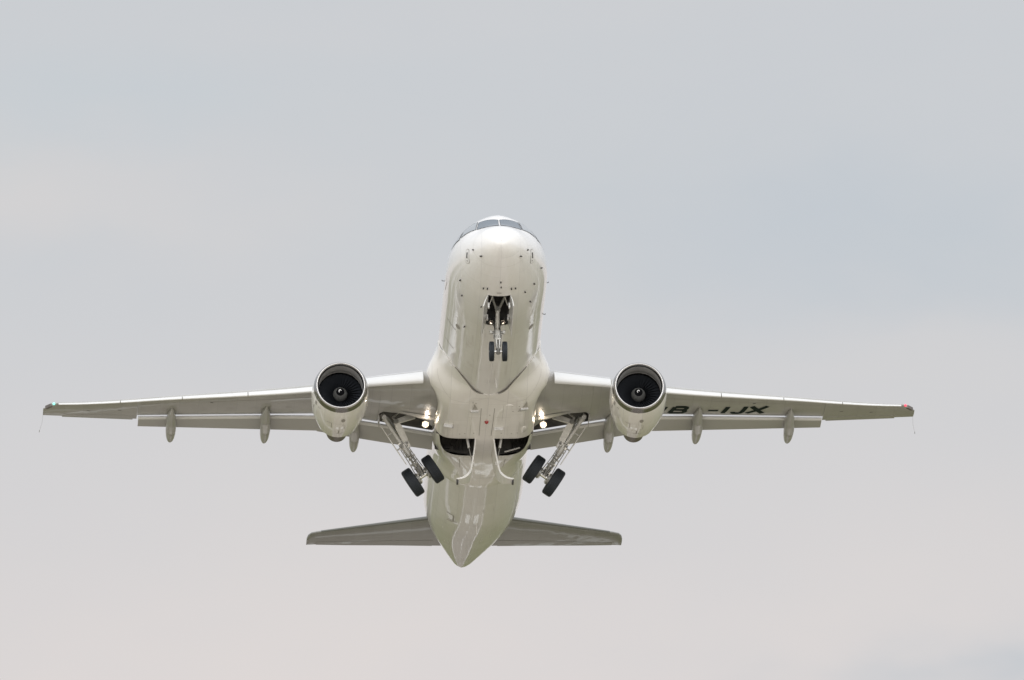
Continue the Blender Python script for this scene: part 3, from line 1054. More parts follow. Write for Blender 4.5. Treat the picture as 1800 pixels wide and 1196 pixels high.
def make_wing(sg):
    wb = MB()
    ys = [1.5, 1.75, 2.0, 2.2, 2.47, 2.7, 2.93, 3.15, 3.37, 3.7, 3.95, 4.06, 4.13]
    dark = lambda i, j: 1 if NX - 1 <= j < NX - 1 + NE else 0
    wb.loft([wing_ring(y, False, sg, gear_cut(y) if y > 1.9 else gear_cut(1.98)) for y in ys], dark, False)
    ys2 = [4.135, 4.4, 4.76, 5.2, 5.8, 6.4, 6.66, 7.2, 8, 9, 10, 11, 12, 12.8, 13.2, Y_FLAP]
    wb.loft([wing_ring(y, False, sg) for y in ys2], dark, True)
    ys3 = [Y_FLAP + .012, 13.8, 14.5, 15.2, 16.0, 16.4, Y_RAKE, 16.75, 16.9, 17.02, 17.1]
    wb.loft([wing_ring(y, True, sg) for y in ys3], 0, True)
    # bays: side wall of the gear recess
    ra, rb = wing_ring(4.13, False, sg, gear_cut(4.13)), wing_ring(4.135, False, sg)
    wb.add([V((sg * 4.132, 16.3, wing_low(4.13, 16.3))), V((sg * 4.132, 18.3, wing_low(4.13, 18.3))), V((sg * 4.132, 18.3, wing_up(4.13, 18.3) - .02)), V((sg * 4.132, 16.3, wing_up(4.13, 16.3) - .05))], [[0, 1, 2, 3]], 1)

    def low_fn(s, y):
        return V((sg * y, s, wing_low(y, s, y > Y_FLAP)))

    def lstrip(pts, width, mat, off=.006):
        for (sa, ya), (sb, yb) in zip(pts, pts[1:]):
            L = math.hypot(sb - sa, yb - ya)
            k = max(1, int(L / .25))
            rows_ = []
            for i in range(k + 1):
                s, y = sa + (sb - sa) * i / k, ya + (yb - ya) * i / k
                ns, ny = -(yb - ya) / L * width / 2, (sb - sa) / L * width / 2
                rows_.append([low_fn(s + ns, y + ny) - V((0, 0, off)), low_fn(s - ns, y - ny) - V((0, 0, off))])
            wb.grid(rows_, False, mat)
    # spar line, aileron hinge, access covers
    for y0, y1, f in ((6.7, 13.3, .93), (6.7, 13.3, .18), (4.3, 6.6, .86)):
        pts = [(sLE(y) + (sLip(y) - sLE(y)) * f, y) for y in np.linspace(y0, y1, 8)]
        lstrip(pts, .018, 2)
    for y in (7.6, 8.9, 9.9, 10.9, 12.4):
        s_ = sLE(y) + (sLip(y) - sLE(y)) * .55
        lstrip([(s_ - .22, y), (s_, y + .12), (s_ + .22, y), (s_, y - .12), (s_ - .22, y)], .012, 2)
    for y, f in ((14.15, .38), (15.35, .42), (10.6, .22)):
        c_ = sTE(y) - sLE(y) if y > Y_FLAP else sLip(y) - sLE(y)
        s_ = sLE(y) + c_ * f
        lstrip([(s_, y - .06), (s_, y + .06)], .07, 1)
    lstrip([(sLE(2.2) + 1.2, 2.25), (sLE(2.2) + 3.6, 2.6)], .016, 2)
    lstrip([(14.9, 2.1), (15.6, 4.2), (15.9, 5.2)], .014, 2)
    wing = wb.build('wing', [M['grey'], M['bay'], M['line']], jet, 40)

    for k, (a, b) in enumerate(Y_SLATS):
        s_ = MB()
        n_ = 5
        s_.loft([slat_ring(a + (b - a) * i / (n_ - 1), sg, 13 if k == 0 else 18) for i in range(n_)], 0, True)
        s_.build('slat', M['slat'], wing, 40)
    fmat = lambda i, j: 1 if (j < 6 or j >= 36) else 0
    f_ = MB()
    f_.loft([flap_ring(y, sLip(y) + .03, zLip(y) - .075, 19.5, fl_te_in(y), sg, .095) for y in (1.93, 3.0, 4.0, 5.0, 6.43)], fmat, True)
    f_.build('flap', [M['flap'], M['slat']], wing, 40)
    f_ = MB()
    f_.loft([flap_ring(y, sLip(y) + .03, zLip(y) - .07, fl_te_outs(y), fl_te_out(y), sg, .078) for y in (6.40, 8, 9.5, 11, 12.4, 13.40)], fmat, True)
    f_.build('flap', [M['flap'], M['slat']], wing, 40)
    # aileron
    a_ = MB()
    rings = []
    for y in np.linspace(13.6, 16.35, 6):
        s0, z0, c, fr, zl, t = wing_frame(y, True)
        pts = []
        for x in np.linspace(.745, 1.0, 8):
            s = s0 + c * x
            pts.append((s, wing_low(y, s, True) - .010))
        te = (s0 + c + .07, zl - .012)
        pts.append(te)
        for x in np.linspace(1.0, .745, 8):
            s = s0 + c * x
            pts.append((s, wing_up(y, s, True) + .008))
        rings.append([V((sg * y, s, z)) for s, z in pts])
    a_.loft(rings, 0, True)
    a_.build('aileron', M['grey'], wing, 40)

    # flap track fairings: fixed nose and drooping tail
    for y, sn, st, zt in ((12.12, 18.25, 21.95, -.07), (8.46, 16.95, 21.2, -.42), (4.98, 17.2, 20.75, -.97)):
        t_ = MB()
        zn = wing_low(y, sn, False)
        N = 22
        rows_ = []
        for i in range(N + 1):
            u = i / N
            s = sn + (st - sn) * u
            w = .20 * max(1 - (abs(u - .46) / (.46 if u < .46 else .54)) ** (2.2 if u < .46 else 2.6), 0) ** .9
            if i in (0, N):
                w = .004
            top = zn + (zt - zn) * u
            if u < .45:
                top = max(top, wing_low(y, min(s, sLip(y)), False) - .01)
            depth = w * 1.55
            ctr = top - depth * .55
            rows_.append([V((sg * y + w * math.sin(a), s, ctr - depth * math.cos(a))) for a in np.linspace(0, 2 * math.pi, 25)[:-1]])
        t_.loft(rows_, 0, True)
        um = .50
        sm = sn + (st - sn) * um
        rowm = rows_[11]
        t_.grid([[V((sg * y + (p.x - sg * y) * 1.03, p.y - .008, p.z - .008)) for p in rowm], [V((sg * y + (p.x - sg * y) * 1.03, p.y + .014, p.z - .008)) for p in rowm]], True, 1)
        t_.build('flap_track_fairing', [M['flap'], M['line']], wing, 45)

    # tip lamp, static wicks
    l_ = MB()
    yl = 16.68
    l_.grid([[V((sg * (yl + .02) + .05 * math.cos(e) * math.cos(a), sLE(yl) - .03 + .07 * math.cos(e) * math.sin(a), zLE(yl) + .0 + .05 * math.sin(e))) for a in np.linspace(0, 2 * math.pi, 17)[:-1]] for e in np.linspace(-math.pi / 2 + .02, math.pi / 2 - .02, 9)], True)
    lob = l_.build('navigation_light', M['red'] if sg > 0 else M['green'], wing)
    lob['label'] = 'red wingtip navigation light' if sg > 0 else 'green wingtip navigation light'
    l_ = MB()
    l_.box(V((sg * 16.88, sLE(16.88) + .02, zLE(16.88) + .005)), ((sg * .5, .9, .12), (-sg * .9, .5, 0), (0, 0, 1)), (.22, .05, .06))
    l_.build('strobe_housing', M['hot'], wing)
    for y in (17.09,):
        l_ = MB()
        l_.pipe([V((sg * y, 21.38, .78)), V((sg * (y + .03), 21.85, .62)), V((sg * (y + .12), 22.25, .46))], .003, 0, 5)
        l_.tube(V((sg * (y + .12), 22.22, .47)), V((sg * (y + .13), 22.34, .43)), .011, .009, 0, 6)
        l_.build('static_wick', M['steel'], wing)

    # landing lamp dropped out of the underside by the root
    l_ = MB()
    lc = V((sg * 2.30, 16.42, -1.575))
    ax = V((0, -1, -.10)).normalized()
    l_.lathe([(-.16, .03), (-.15, .07), (-.06, .125), (.0, .14), (.02, .135), (.0, .12)], lc, ax, 0, 24)
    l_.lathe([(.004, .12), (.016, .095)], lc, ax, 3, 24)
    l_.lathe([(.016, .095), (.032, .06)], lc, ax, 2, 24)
    l_.lathe([(.032, .06), (.045, .001)], lc, ax, 1, 24)
    l_.box(lc + V((0, .12, .10)), ((1, 0, 0), (0, 1, 0), (0, 0, 1)), (.05, .05, .10), 0)
    lp = l_.build('landing_light', [M['strut'], M['lamp'], M['lampmid'], M['lamprim']], wing)

    # pale fixed panel inboard of the leg recess
    l_ = MB()
    outl = [(15.80, 2.05), (15.70, 2.6), (15.72, 3.35), (16.12, 2.93), (16.40, 2.47), (16.72, 2.12)]
    l_.add([low_fn(s, y) - V((0, 0, .02)) for s, y in outl], [list(range(len(outl)))], 0)
    l_.build('root_panel', M['flap'], wing)
    return wing


wing_port = make_wing(1)
wing_star = make_wing(-1)

# registration under the port wing, leaning italic capitals that follow the trailing edge


def letter_point(u, v, y0, h_s):
    """u along span from the letter's foot, v 0..1 from foot to head"""
    y = y0 + u
    s_foot = 18.17 + (y - 7.2) * .205
    s = s_foot - v * (1.70 - .035 * (y - 7.2))
    return s, y


def put_letter(ch, y0, width, th):
    lb = MB()
    wnat = {'H': .72, 'B': .74, '-': .62, 'I': .01, 'J': .50, 'X': .82}[ch]
    k = (width - th) / wnat if ch != 'I' else 1
    for st in STROKES[ch]:
        pts = [(th * .5 + a * k, .12 + b * .76) for a, b in st]
        dense = []
        for (a0, b0), (a1, b1) in zip(pts, pts[1:]):
            n = max(2, int(math.hypot(a1 - a0, (b1 - b0) * 1.6) / .06))
            dense += [(a0 + (a1 - a0) * i / n, b0 + (b1 - b0) * i / n) for i in range(n)]
        dense.append(pts[-1])
        rows_ = []
        for i, (a, b) in enumerate(dense):
            p0, p1 = dense[max(i - 1, 0)], dense[min(i + 1, len(dense) - 1)]
            tx, ty = p1[0] - p0[0], (p1[1] - p0[1]) * 1.6
            L = math.hypot(tx, ty)
            nx, ny = -ty / L, tx / L
            row = []
            for sd_ in (-1, 1):
                aa = a + nx * th * .5 * sd_
                bb = b + ny * (.22 if ch != '-' else .16) * .5 * sd_
                bb = min(max(bb, -.02), 1.02)
                aa += bb * .22
                s, y = letter_point(aa, bb, y0, 1.6)
                row.append(V((y, s, wing_low(y, s) - .012)))
            rows_.append(row)
        lb.grid(rows_, False, 0)
    lb.build('registration_letter', M['letter'], wing_port, weld=False)


put_letter('H', 6.25, .76, .19)
put_letter('B', 7.20, .72, .19)
put_letter('-', 8.62, .60, .20)
put_letter('I', 9.30, .22, .19)
put_letter('J', 9.66, .55, .19)
put_letter('X', 10.25, .82, .19)

# --- tail
def foil(s0, z0, s1, z1, t, place, n=14):
    c = s1 - s0
    pts = []
    for k in range(n + 1):
        x = (k / n) ** 2
        pts.append((x, -yt(x, t) * c))
    for k in range(n - 1, 0, -1):
        x = (k / n) ** 2
        pts.append((x, yt(x, t) * c))
    return [place(s0 + x * c, z0 + (z1 - z0) * x + w) for x, w in pts]


for sg in (1, -1):
    h_ = MB()
    hs = [(.5, 30.40, .10, 34.8, .56), (1.4, 30.92, .26, 34.93, .62), (3.0, 31.97, .45, 35.12, .715), (4.6, 33.02, .64, 35.36, .81), (5.9, 33.87, .79, 35.54, .90), (6.12, 34.05, .815, 35.58, .912), (6.24, 34.35, .84, 35.62, .92), (6.29, 34.75, .87, 35.64, .925)]
    h_.loft([foil(s0, z0, s1, z1, .11, lambda s, z, y=y: V((sg * y, s, z))) for y, s0, z0, s1, z1 in hs], 0, True)
    stab = h_.build('horizontal_stabiliser', M['stab'], jet, 40)
    e_ = MB()
    rr_ = []
    for y in np.linspace(1.5, 5.75, 9):
        s0 = np.interp(y, [q[0] for q in hs], [q[1] for q in hs])
        z0 = np.interp(y, [q[0] for q in hs], [q[2] for q in hs])
        s1 = np.interp(y, [q[0] for q in hs], [q[3] for q in hs])
        z1 = np.interp(y, [q[0] for q in hs], [q[4] for q in hs])
        c = s1 - s0
        rr_.append([V((sg * y, s0 - .006 + x * c, z0 + (z1 - z0) * x + sgn * (yt(x, .11) * c + .006))) for x, sgn in ((.03, 1), (.012, 1), (.003, 1), (0, 1), (.002, -1), (.005, -1), (.009, -1), (.013, -1))])
    e_.grid(rr_, False, 0)
    e_.build('leading_edge_strip', M['lightgrey'], stab, 40)
    e_ = MB()
    rr_ = []
    for y in np.linspace(1.3, 5.9, 9):
        s1 = np.interp(y, [q[0] for q in hs], [q[3] for q in hs])
        z1 = np.interp(y, [q[0] for q in hs], [q[4] for q in hs])
        s0 = np.interp(y, [q[0] for q in hs], [q[1] for q in hs])
        z0 = np.interp(y, [q[0] for q in hs], [q[2] for q in hs])
        c = s1 - s0
        rr_.append([V((sg * y, s0 + c * x, z0 + (z1 - z0) * x + w)) for x, w in [(x, -yt(x, .11) * c - .008) for x in (.70, .8, .9, 1.012)] + [(x, yt(x, .11) * c + .008) for x in (.9, .8, .70)]])
    e_.loft(rr_, 0, True)
    e_.build('elevator', M['stab'], stab, 40)

fn_ = MB()
vs_ = [(1.2, 29.2, 36.2), (2.1, 30.2, 36.3), (4.0, 31.8, 36.6), (6.0, 33.5, 36.9), (7.7, 34.95, 37.15), (7.95, 35.3, 37.15)]
fn_.loft([foil(s0, 0, s1, 0, .10, lambda s, w, z=z: V((w, s, z))) for z, s0, s1 in vs_], 0, True)
fin = fn_.build('tail_fin', M['white'], jet, 40)
rd = MB()
rd.loft([foil(s1 - .3 * (s1 - s0), 0, s1 + .03, 0, .16, lambda s, w, z=z: V((w, s, z))) for z, s0, s1 in vs_[1:-1]], 0, True)
rd.build('rudder', M['white'], fin, 40)

# --- engines
def make_engine(sg):
    c = V((5.79, 11.1, -2.065))
    ax = V((0, 1, 0))
    RF = (0, 0, -1)
    nb_ = MB()
    nb_.lathe([(.27, 1.045), (.5, 1.082), (.8, 1.102), (1.2, 1.11), (1.6, 1.10), (2.0, 1.07), (2.4, 1.015), (2.8, .945), (3.15, .875), (3.38, .83), (3.38, .80), (3.1, .80), (2.6, .84)], c, ax, 0, 72, RF)

    def nac(ds, ph):
        r = float(np.interp(ds, [.27, .5, .8, 1.2, 1.6, 2.0, 2.4, 2.8, 3.15, 3.38], [1.045, 1.082, 1.102, 1.11, 1.10, 1.07, 1.015, .945, .875, .83]))
        return c + V((r * math.sin(ph), ds, -r * math.cos(ph)))

    def nn(ds, ph):
        return V((math.sin(ph), 0, -math.cos(ph)))

    def nstrip(pts, w, mat, off=.006):
        rows_ = []
        D = []
        for (a, b), (a2, b2) in zip(pts, pts[1:]):
            k = max(1, int(max(abs(a2 - a) / .12, abs(b2 - b) / .08)))
            D += [(a + (a2 - a) * i / k, b + (b2 - b) * i / k) for i in range(k)]
        D.append(pts[-1])
        for i, (a, b) in enumerate(D):
            q0, q1 = nac(*D[max(i - 1, 0)]), nac(*D[min(i + 1, len(D) - 1)])
            n = nn(a, b)
            t = n.cross(q1 - q0).normalized() * w * .5
            p = nac(a, b) + n * off
            rows_.append([p - t, p + t])
        nb_.grid(rows_, False, mat)
    nstrip([(1.35, -2.6 + 5.2 * k / 40) for k in range(41)], .010, 2)
    nstrip([(2.55, -2.6 + 5.2 * k / 40) for k in range(41)], .012, 2)
    nstrip([(1.0, .0), (3.3, .0)], .012, 2)
    nstrip([(2.1, -.02), (2.5, -.02)], .045, 1)
    nstrip([(2.55, -.14), (2.55, .16)], .03, 1)
    nstrip([(1.45, .06), (1.45, .18), (1.9, .18), (1.9, .06)], .014, 1)
    nstrip([(1.3, -.48), (1.3, -.30), (1.8, -.30)], .02, 1)
    nstrip([(2.2, -.35), (2.9, -.40)], .014, 2)
    nstrip([(2.2, .45), (2.9, .5)], .014, 2)
    nstrip([(1.0, -.95), (1.5, -1.0)], .03, 2)
    nstrip([(.9, -1.15), (1.25, -1.18)], .05, 1)
    # oval vent, dark square badge panel, small lettering block
    for ds, ph, a, b, mt in ((.95, .10, .15, .07, 1),):
        ring = [nac(ds + a * math.cos(2 * math.pi * k / 18), ph + b * math.sin(2 * math.pi * k / 18)) + nn(0, ph) * .012 for k in range(18)]
        nb_.add(ring, [list(range(18))], mt)
    for ds0, ds1, p0, p1 in ((.40, .66, -1.12, -1.02), (.52, .60, -.90, -.87), (.52, .60, -.84, -.81)):
        rows_ = [[nac(a, b) + nn(a, b) * .008 for b in np.linspace(p0, p1, 5)] for a in np.linspace(ds0, ds1, 5)]
        nb_.grid(rows_, False, 1)
    # inboard strake
    eng = nb_.build('engine', [M['fairing'], M['line'], M['faint']], jet, 40)
    for ph in (1.05 + math.pi / 2, -1.05 - math.pi / 2):
        k_ = MB()
        q = nac(.75, ph)
        n = nn(0, ph)
        k_.prism([q - n * .02, q + V((0, 1.0, 0)) - n * .02, q + V((0, 1.0, 0)) + n * .24, q + V((0, .55, 0)) + n * .2], V((.012, 0, .012)))
        k_.build('strake', M['slat'], eng)
    k_ = MB()
    k_.lathe([(.27, 1.046), (.18, 1.030), (.10, 1.008), (.05, .985), (.02, .962), (.004, .938), (0, .922), (.006, .905), (.022, .890), (.05, .874), (.09, .862), (.14, .854)], c, ax, 0, 96, RF)
    k_.lathe([(.272, 1.047), (.285, 1.047)], c, ax, 1, 96, RF)
    k_.build('inlet_lip', [M['lip'], M['line']], eng, 60)
    k_ = MB()
    k_.lathe([(.14, .853), (.3, .842), (.5, .842), (.70, .848)], c, ax, 0, 96, RF)
    k_.lathe([(.70, .848), (.71, .853), (.83, .862)], c, ax, 1, 96, RF)
    k_.lathe([(.83, .862), (1.3, .868)], c, ax, 2, 96, RF)
    k_.build('inlet_duct', [M['inlet'], M['case'], M['black']], eng, 60)
    # fan: 36 twisted blades on a dark disc
    k_ = MB()
    for i in range(36):
        a0 = 2 * math.pi * i / 36
        rows_ = []
        for r in (.27, .40, .55, .70, .855):
            tw = .10 + .115 * (r - .27) / .6
            stg = .9 - .55 * (r - .27) / .6
            row = []
            for u in (-1, -.3, .3, 1):
                ang = a0 + u * .5 * tw * (1.0)
                row.append(c + V((r * math.sin(ang), .99 + u * .09 * stg + .02 * (r - .5), -r * math.cos(ang))))
            rows_.append(row)
        k_.grid(rows_, False, 0)
    k_.lathe([(1.10, .87), (1.10, .001)], c, ax, 0, 48, RF)
    k_.build('fan', [M['fan'], M['black']], eng, 60, weld=False)
    k_ = MB()
    prof = [(.985, .285), (.90, .268), (.82, .236), (.75, .195), (.70, .160)]
    k_.lathe(prof, c, ax, 0, 48, RF)
    k_.lathe([(.70, .160), (.64, .118), (.60, .082), (.575, .048), (.562, .018), (.56, .001)], c, ax, 1, 48, RF)
    # painted spiral
    rows_ = []
    ph0 = 3.3 if sg < 0 else 1.2
    for i in range(30):
        u = i / 29
        r = .014 + .05 * u
        ph = ph0 + u * 4.6 * (1 if sg < 0 else 1)
        w = .010 + .007 * math.sin(math.pi * u)
        row = []
        for e in (-1, 1):
            r2 = max(r + e * w, .001)
            ds = float(np.interp(r2, [.001, .018, .048, .082, .118, .16], [.56, .562, .575, .60, .64, .70]))
            row.append(c + V((r2 * math.sin(ph), ds - .008, -r2 * math.cos(ph))))
        rows_.append(row)
    k_.grid(rows_, False, 2)
    k_.build('spinner', [M['spin'], M['black'], M['swirl']], eng, 60, weld=False)
    k_ = MB()
    k_.lathe([(2.6, .70), (3.2, .64), (3.8, .57), (4.4, .47), (4.95, .40), (4.95, .37), (4.6, .38)], c, ax, 0, 48, RF)
    k_.lathe([(4.5, .30), (4.95, .24), (5.3, .12), (5.5, .01)], c, ax, 0, 32, RF)
    k_.build('exhaust_nozzle', M['hot'], eng, 40)
    # pylon up to the wing
    k_ = MB()
    rows_ = []
    for s, zt, zb, w in ((12.4, -.98, -1.2, .03), (12.9, -.86, -1.2, .14), (13.6, -.80, -1.3, .19), (14.3, -.82, -1.5, .20), (15.2, -.95, -1.8, .20), (16.2, -.95, -1.62, .17), (17.2, -.75, -1.15, .08), (17.8, -.7, -.85, .02)):
        rows_.append([V((5.79 - w, s, zt)), V((5.79 - w, s, zb + .08)), V((5.79 - w * .6, s, zb)), V((5.79 + w * .6, s, zb)), V((5.79 + w, s, zb + .08)), V((5.79 + w, s, zt))])
    k_.loft(rows_, 0, True)
    k_.build('engine_pylon', M['fairing'], eng, 40)
    return eng


eng = make_engine(1)
other = eng.copy()
scene.collection.objects.link(other)
other.parent = jet
other.location = (-11.58, 0, 0)
for ch in list(eng.children):
    cc = ch.copy()
    scene.collection.objects.link(cc)
    cc.parent = other

# --- wheels
def wheel_meshes(R, W, hub_r):
    t_ = MB()
    h = W / 2
    prof = [(-h * .80, hub_r), (-h * .93, hub_r + .04), (-h, hub_r + (R - hub_r) * .42), (-h * .97, R * .88), (-h * .84, R * .965), (-h * .62, R * .992)]
    for g0 in (-.42, -.14, .14, .42):
        prof += [(h * (g0 - .05), R), (h * (g0 - .04), R - .014), (h * (g0 + .04), R - .014), (h * (g0 + .05), R)]
    prof += [(h * .62, R * .992), (h * .84, R * .965), (h * .97, R * .88), (h, hub_r + (R - hub_r) * .42), (h * .93, hub_r + .04), (h * .80, hub_r)]
    t_.lathe(prof, (0, 0, 0), (1, 0, 0), 0, 56)
    u_ = MB()
    u_.lathe([(-h * .55, .001), (-h * .55, hub_r * .35), (-h * .30, hub_r * .5), (-h * .34, hub_r * .86), (-h * .80, hub_r), (h * .80, hub_r), (h * .34, hub_r * .86), (h * .30, hub_r * .5), (h * .55, hub_r * .35), (h * .55, .001)], (0, 0, 0), (1, 0, 0), 0, 40)
    for k in range(9):
        a = 2 * math.pi * k / 9
        for e in (-1, 1):
            u_.tube((e * h * .28, hub_r * .68 * math.cos(a), hub_r * .68 * math.sin(a)), (e * h * .42, hub_r * .68 * math.cos(a), hub_r * .68 * math.sin(a)), .03, .03, 0, 8)
    return t_, u_


def place(ob, pos, axle):
    x = Vector(axle).normalized()
    y = Vector((0, 1, 0))
    y = (y - x * y.dot(x)).normalized()
    z = x.cross(y)
    p = Vector(pos) - ORG
    ob.matrix_local = Matrix(((x.x, y.x, z.x, p.x), (x.y, y.y, z.y, p.y), (x.z, y.z, z.z, p.z), (0, 0, 0, 1)))


tm, um_ = wheel_meshes(.585, .41, .285)
proto_t = None


def make_main_gear(sg):
    global proto_t, proto_h
    P0 = V((sg * 3.90, 17.08, -1.0))
    P1 = V((sg * 2.365, 17.92, -3.13))
    d = (P1 - P0).normalized()
    L = (P1 - P0).length
    out = V((sg, 0, 0))
    axle = (out - d * out.dot(d)).normalized()
    fwd = d.cross(axle)
    fwd = fwd if fwd.y < 0 else -fwd
    at = lambda t, a=0, f=0: P0 + d * L * t + axle * a + fwd * f
    g_ = MB()
    g_.tube(at(-.05), at(.52), .082, .085, 0, 20)
    g_.tube(at(.50), at(.66), .125, .125, 0, 20)
    g_.tube(at(.64), at(.86), .085, .085, 2, 16)
    g_.tube(at(.84), at(1.0), .12, .125, 1, 18)
    g_.tube(at(.02), at(.05), .12, .12, 0, 20)
    g_.tube(at(.47), at(.50), .14, .14, 1, 20)
    for t, r in ((.66, .11), (.70, .125), (.755, .10), (.80, .125)):
        g_.tube(at(t), at(t + .018), r, r, 1, 18)
    # trunnion across the pivot, actuator, hydraulic lines, brackets
    g_.tube(at(0, 0, -.55), at(0, 0, .5), .09, .09, 1, 14)
    g_.tube(at(.02, -.13, -.22), at(.36, -.14, -.16), .05, .05, 1, 12)
    g_.tube(at(.36, -.14, -.16), at(.50, -.10, -.12), .03, .03, 2, 10)
    for a, f in ((-.13, .10), (.14, .06), (-.08, .15), (.05, .15)):
        g_.pipe([at(.45, a * .8, f), at(.55, a * 1.2, f * 1.3), at(.74, a * 1.25, f * 1.5), at(.95, a * 1.6, f * 1.1)], .018, 1, 6)
    for k in range(15):
        t = .44 + k * .035
        side = -1 if k % 2 else 1
        g_.box(at(t, side * random.uniform(.08, .16), random.uniform(.06, .16)), (axle, fwd, d), (random.uniform(.025, .06), random.uniform(.03, .06), random.uniform(.02, .045)), random.choice((0, 1, 2)))
    # axle and brake packs
    g_.tube(at(1.0, -.62), at(1.0, .62), .085, .085, 2, 16)
    for e in (-1, 1):
        g_.tube(at(1.0, e * .17), at(1.0, e * .30), .235, .235, 1, 24)
        for k in range(8):
            a = 2 * math.pi * k / 8
            q = d * (.17 * math.cos(a)) + fwd * (.17 * math.sin(a))
            g_.tube(at(1.0, e * .12) + q, at(1.0, e * .18) + q, .035, .035, 2, 8)
    gear = g_.build('main_gear', [M['strut'], M['steel'], M['chrome']], jet, 40)
    # scissor link in front of the piston
    k_ = MB()
    a0, a1, a2 = at(.62, 0, .14), at(.80, 0, .40), at(.97, 0, .14)
    for p, q in ((a0, a1), (a1, a2)):
        for e in (-1, 1):
            k_.tube(p + axle * .09 * e, q + axle * .03 * e, .032, .026, 0, 8)
    k_.tube(a1 - axle * .07, a1 + axle * .07, .045, .045, 0, 10)
    k_.build('torque_link', M['steel'], gear)
    # folding side stay to the root
    k_ = MB()
    b0 = at(.50, -.16, .05)
    elbow = V((sg * 3.43, 16.75, -1.34))
    b1 = V((sg * 2.72, 16.9, -1.02))
    dd = (elbow - b0).normalized()
    sx = dd.cross(V((0, 1, 0))).normalized()
    fy = sx.cross(dd)
    k_.loft([[p + sx * w * i + fy * .05 * j for i, j in ((-1, -1), (1, -1), (1, 1), (-1, 1))] for p, w in ((b0, .07), (b0 + dd * .2, .12), (b0 + dd * .75 * (elbow - b0).length, .13), (elbow, .085))], 0, True)
    d2 = (b1 - elbow).normalized()
    sx2 = d2.cross(V((0, 1, 0))).normalized()
    f2 = sx2.cross(d2)
    k_.loft([[p + sx2 * w * i + f2 * .05 * j for i, j in ((-1, -1), (1, -1), (1, 1), (-1, 1))] for p, w in ((elbow, .09), (elbow + d2 * .3, .10), (b1, .12))], 0, True)
    k_.tube(elbow - V((0, .1, 0)), elbow + V((0, .1, 0)), .095, .095, 1, 14)
    k_.box(b0 + axle * .04 - dd * .02, (dd, sx, fy), (.14, .13, .10), 2)
    k_.tube(b0 - V((0, .16, 0)), b0 + V((0, .12, 0)), .055, .055, 1, 12)
    # locking stay above the elbow
    k_.pipe([elbow + V((0, 0, .02)), V((sg * 3.55, 17.0, -1.05)), V((sg * 3.3, 17.1, -.8))], .035, 0, 8)
    k_.build('side_stay', [M['strut'], M['steel'], M['slat']], gear, 40)
    # leg door outboard of the strut
    k_ = MB()
    rows_o, rows_i = [], []
    for t in np.linspace(.10, .74, 8):
        hw = .30 if t < .45 else .30 - .22 * (t - .45) / .29
        rows_o.append([at(t, .31, f) for f in np.linspace(-hw, .12, 5)])
        rows_i.append([at(t, .275, f) for f in np.linspace(-hw, .12, 5)])
    k_.grid(rows_o)
    k_.grid(rows_i)
    k_.grid([[r[0] for r in rows_o], [r[0] for r in rows_i]])
    k_.grid([[r[-1] for r in rows_o], [r[-1] for r in rows_i]])
    k_.grid([rows_o[-1], rows_i[-1]])
    k_.grid([rows_o[0], rows_i[0]])
    for t in (.25, .5):
        k_.tube(at(t, .1, -.02), at(t, .28, -.05), .03, .03, 0, 8)
    k_.build('gear_leg_door', M['strut'], gear, 40)
    # small hinged door left at the wing skin
    k_ = MB()
    h0 = V((sg * 4.12, 16.5, wing_low(4.12, 16.5) + .0))
    k_.prism([h0, h0 + V((0, .75, .06)), h0 + V((sg * -.05, .68, -.34)), h0 + V((sg * -.05, .12, -.16))], V((sg * .03, 0, 0)))
    k_.build('gear_hinge_door', M['grey'], gear)
    for e in (-1, 1):
        pos = at(1.0, e * .465)
        if proto_t is None:
            proto_t = tm.build('tyre', M['rubber'], gear, 40, org=(0, 0, 0))
            proto_h = um_.build('wheel_hub', M['steel'], gear, 40, org=(0, 0, 0))
            a, b = proto_t, proto_h
        else:
            a, b = proto_t.copy(), proto_h.copy()
            scene.collection.objects.link(a)
            scene.collection.objects.link(b)
            a.parent = gear
            b.parent = gear
        place(a, pos, axle)
        place(b, pos, axle)
    return gear


make_main_gear(-1)
make_main_gear(1)

# --- nose gear, swinging forward
PN = V((0, 5.05, -1.55))
th = math.radians(24)
dn = V((0, -math.sin(th), -math.cos(th)))
LN = 2.05
fn = V((0, -math.cos(th), math.sin(th)))
xn = V((1, 0, 0))
at = lambda t, a=0, f=0: PN + dn * LN * t + xn * a + fn * f
g_ = MB()
g_.tube(at(-.05), at(.50), .085, .085, 1, 18)
g_.tube(at(.44), at(.60), .115, .115, 0, 18)
g_.tube(at(.58), at(.68), .14, .10, 0, 18)
g_.tube(at(.68), at(.92), .062, .062, 2, 14)
g_.tube(at(.90), at(1.05), .085, .085, 1, 14)
g_.tube(at(1.0, -.36), at(1.0, .36), .05, .05, 2, 14)
g_.tube(at(0, -.40), at(0, .40), .07, .07, 1, 12)
for sg in (-1, 1):
    g_.tube(at(.0, sg * .36), at(.38, sg * .05), .045, .04, 1, 10)
    g_.tube(at(.50, sg * .06, .04), at(.52, sg * .26, .04), .055, .055, 1, 12)
    g_.tube(at(.50, sg * .22, .06), at(.515, sg * .30, .06), .08, .08, 0, 14)
    g_.pipe([at(.1, sg * .09, .05), at(.4, sg * .11, .06), at(.6, sg * .13, .1), at(.9, sg * .1, .06)], .015, 1, 6)
    g_.box(at(.62, sg * .12, .03), (xn, fn, dn), (.04, .05, .05), 1)
    g_.box(at(.55, sg * .13, -.03), (xn, fn, dn), (.035, .05, .06), 0)
g_.box(at(.46, 0, .10), (xn, fn, dn), (.11, .04, .05), 2)
g_.box(at(.56, 0, .12), (xn, fn, dn), (.07, .04, .045), 0)
nose = g_.build('nose_gear', [M['strut'], M['steel'], M['chrome']], jet, 40)
k_ = MB()
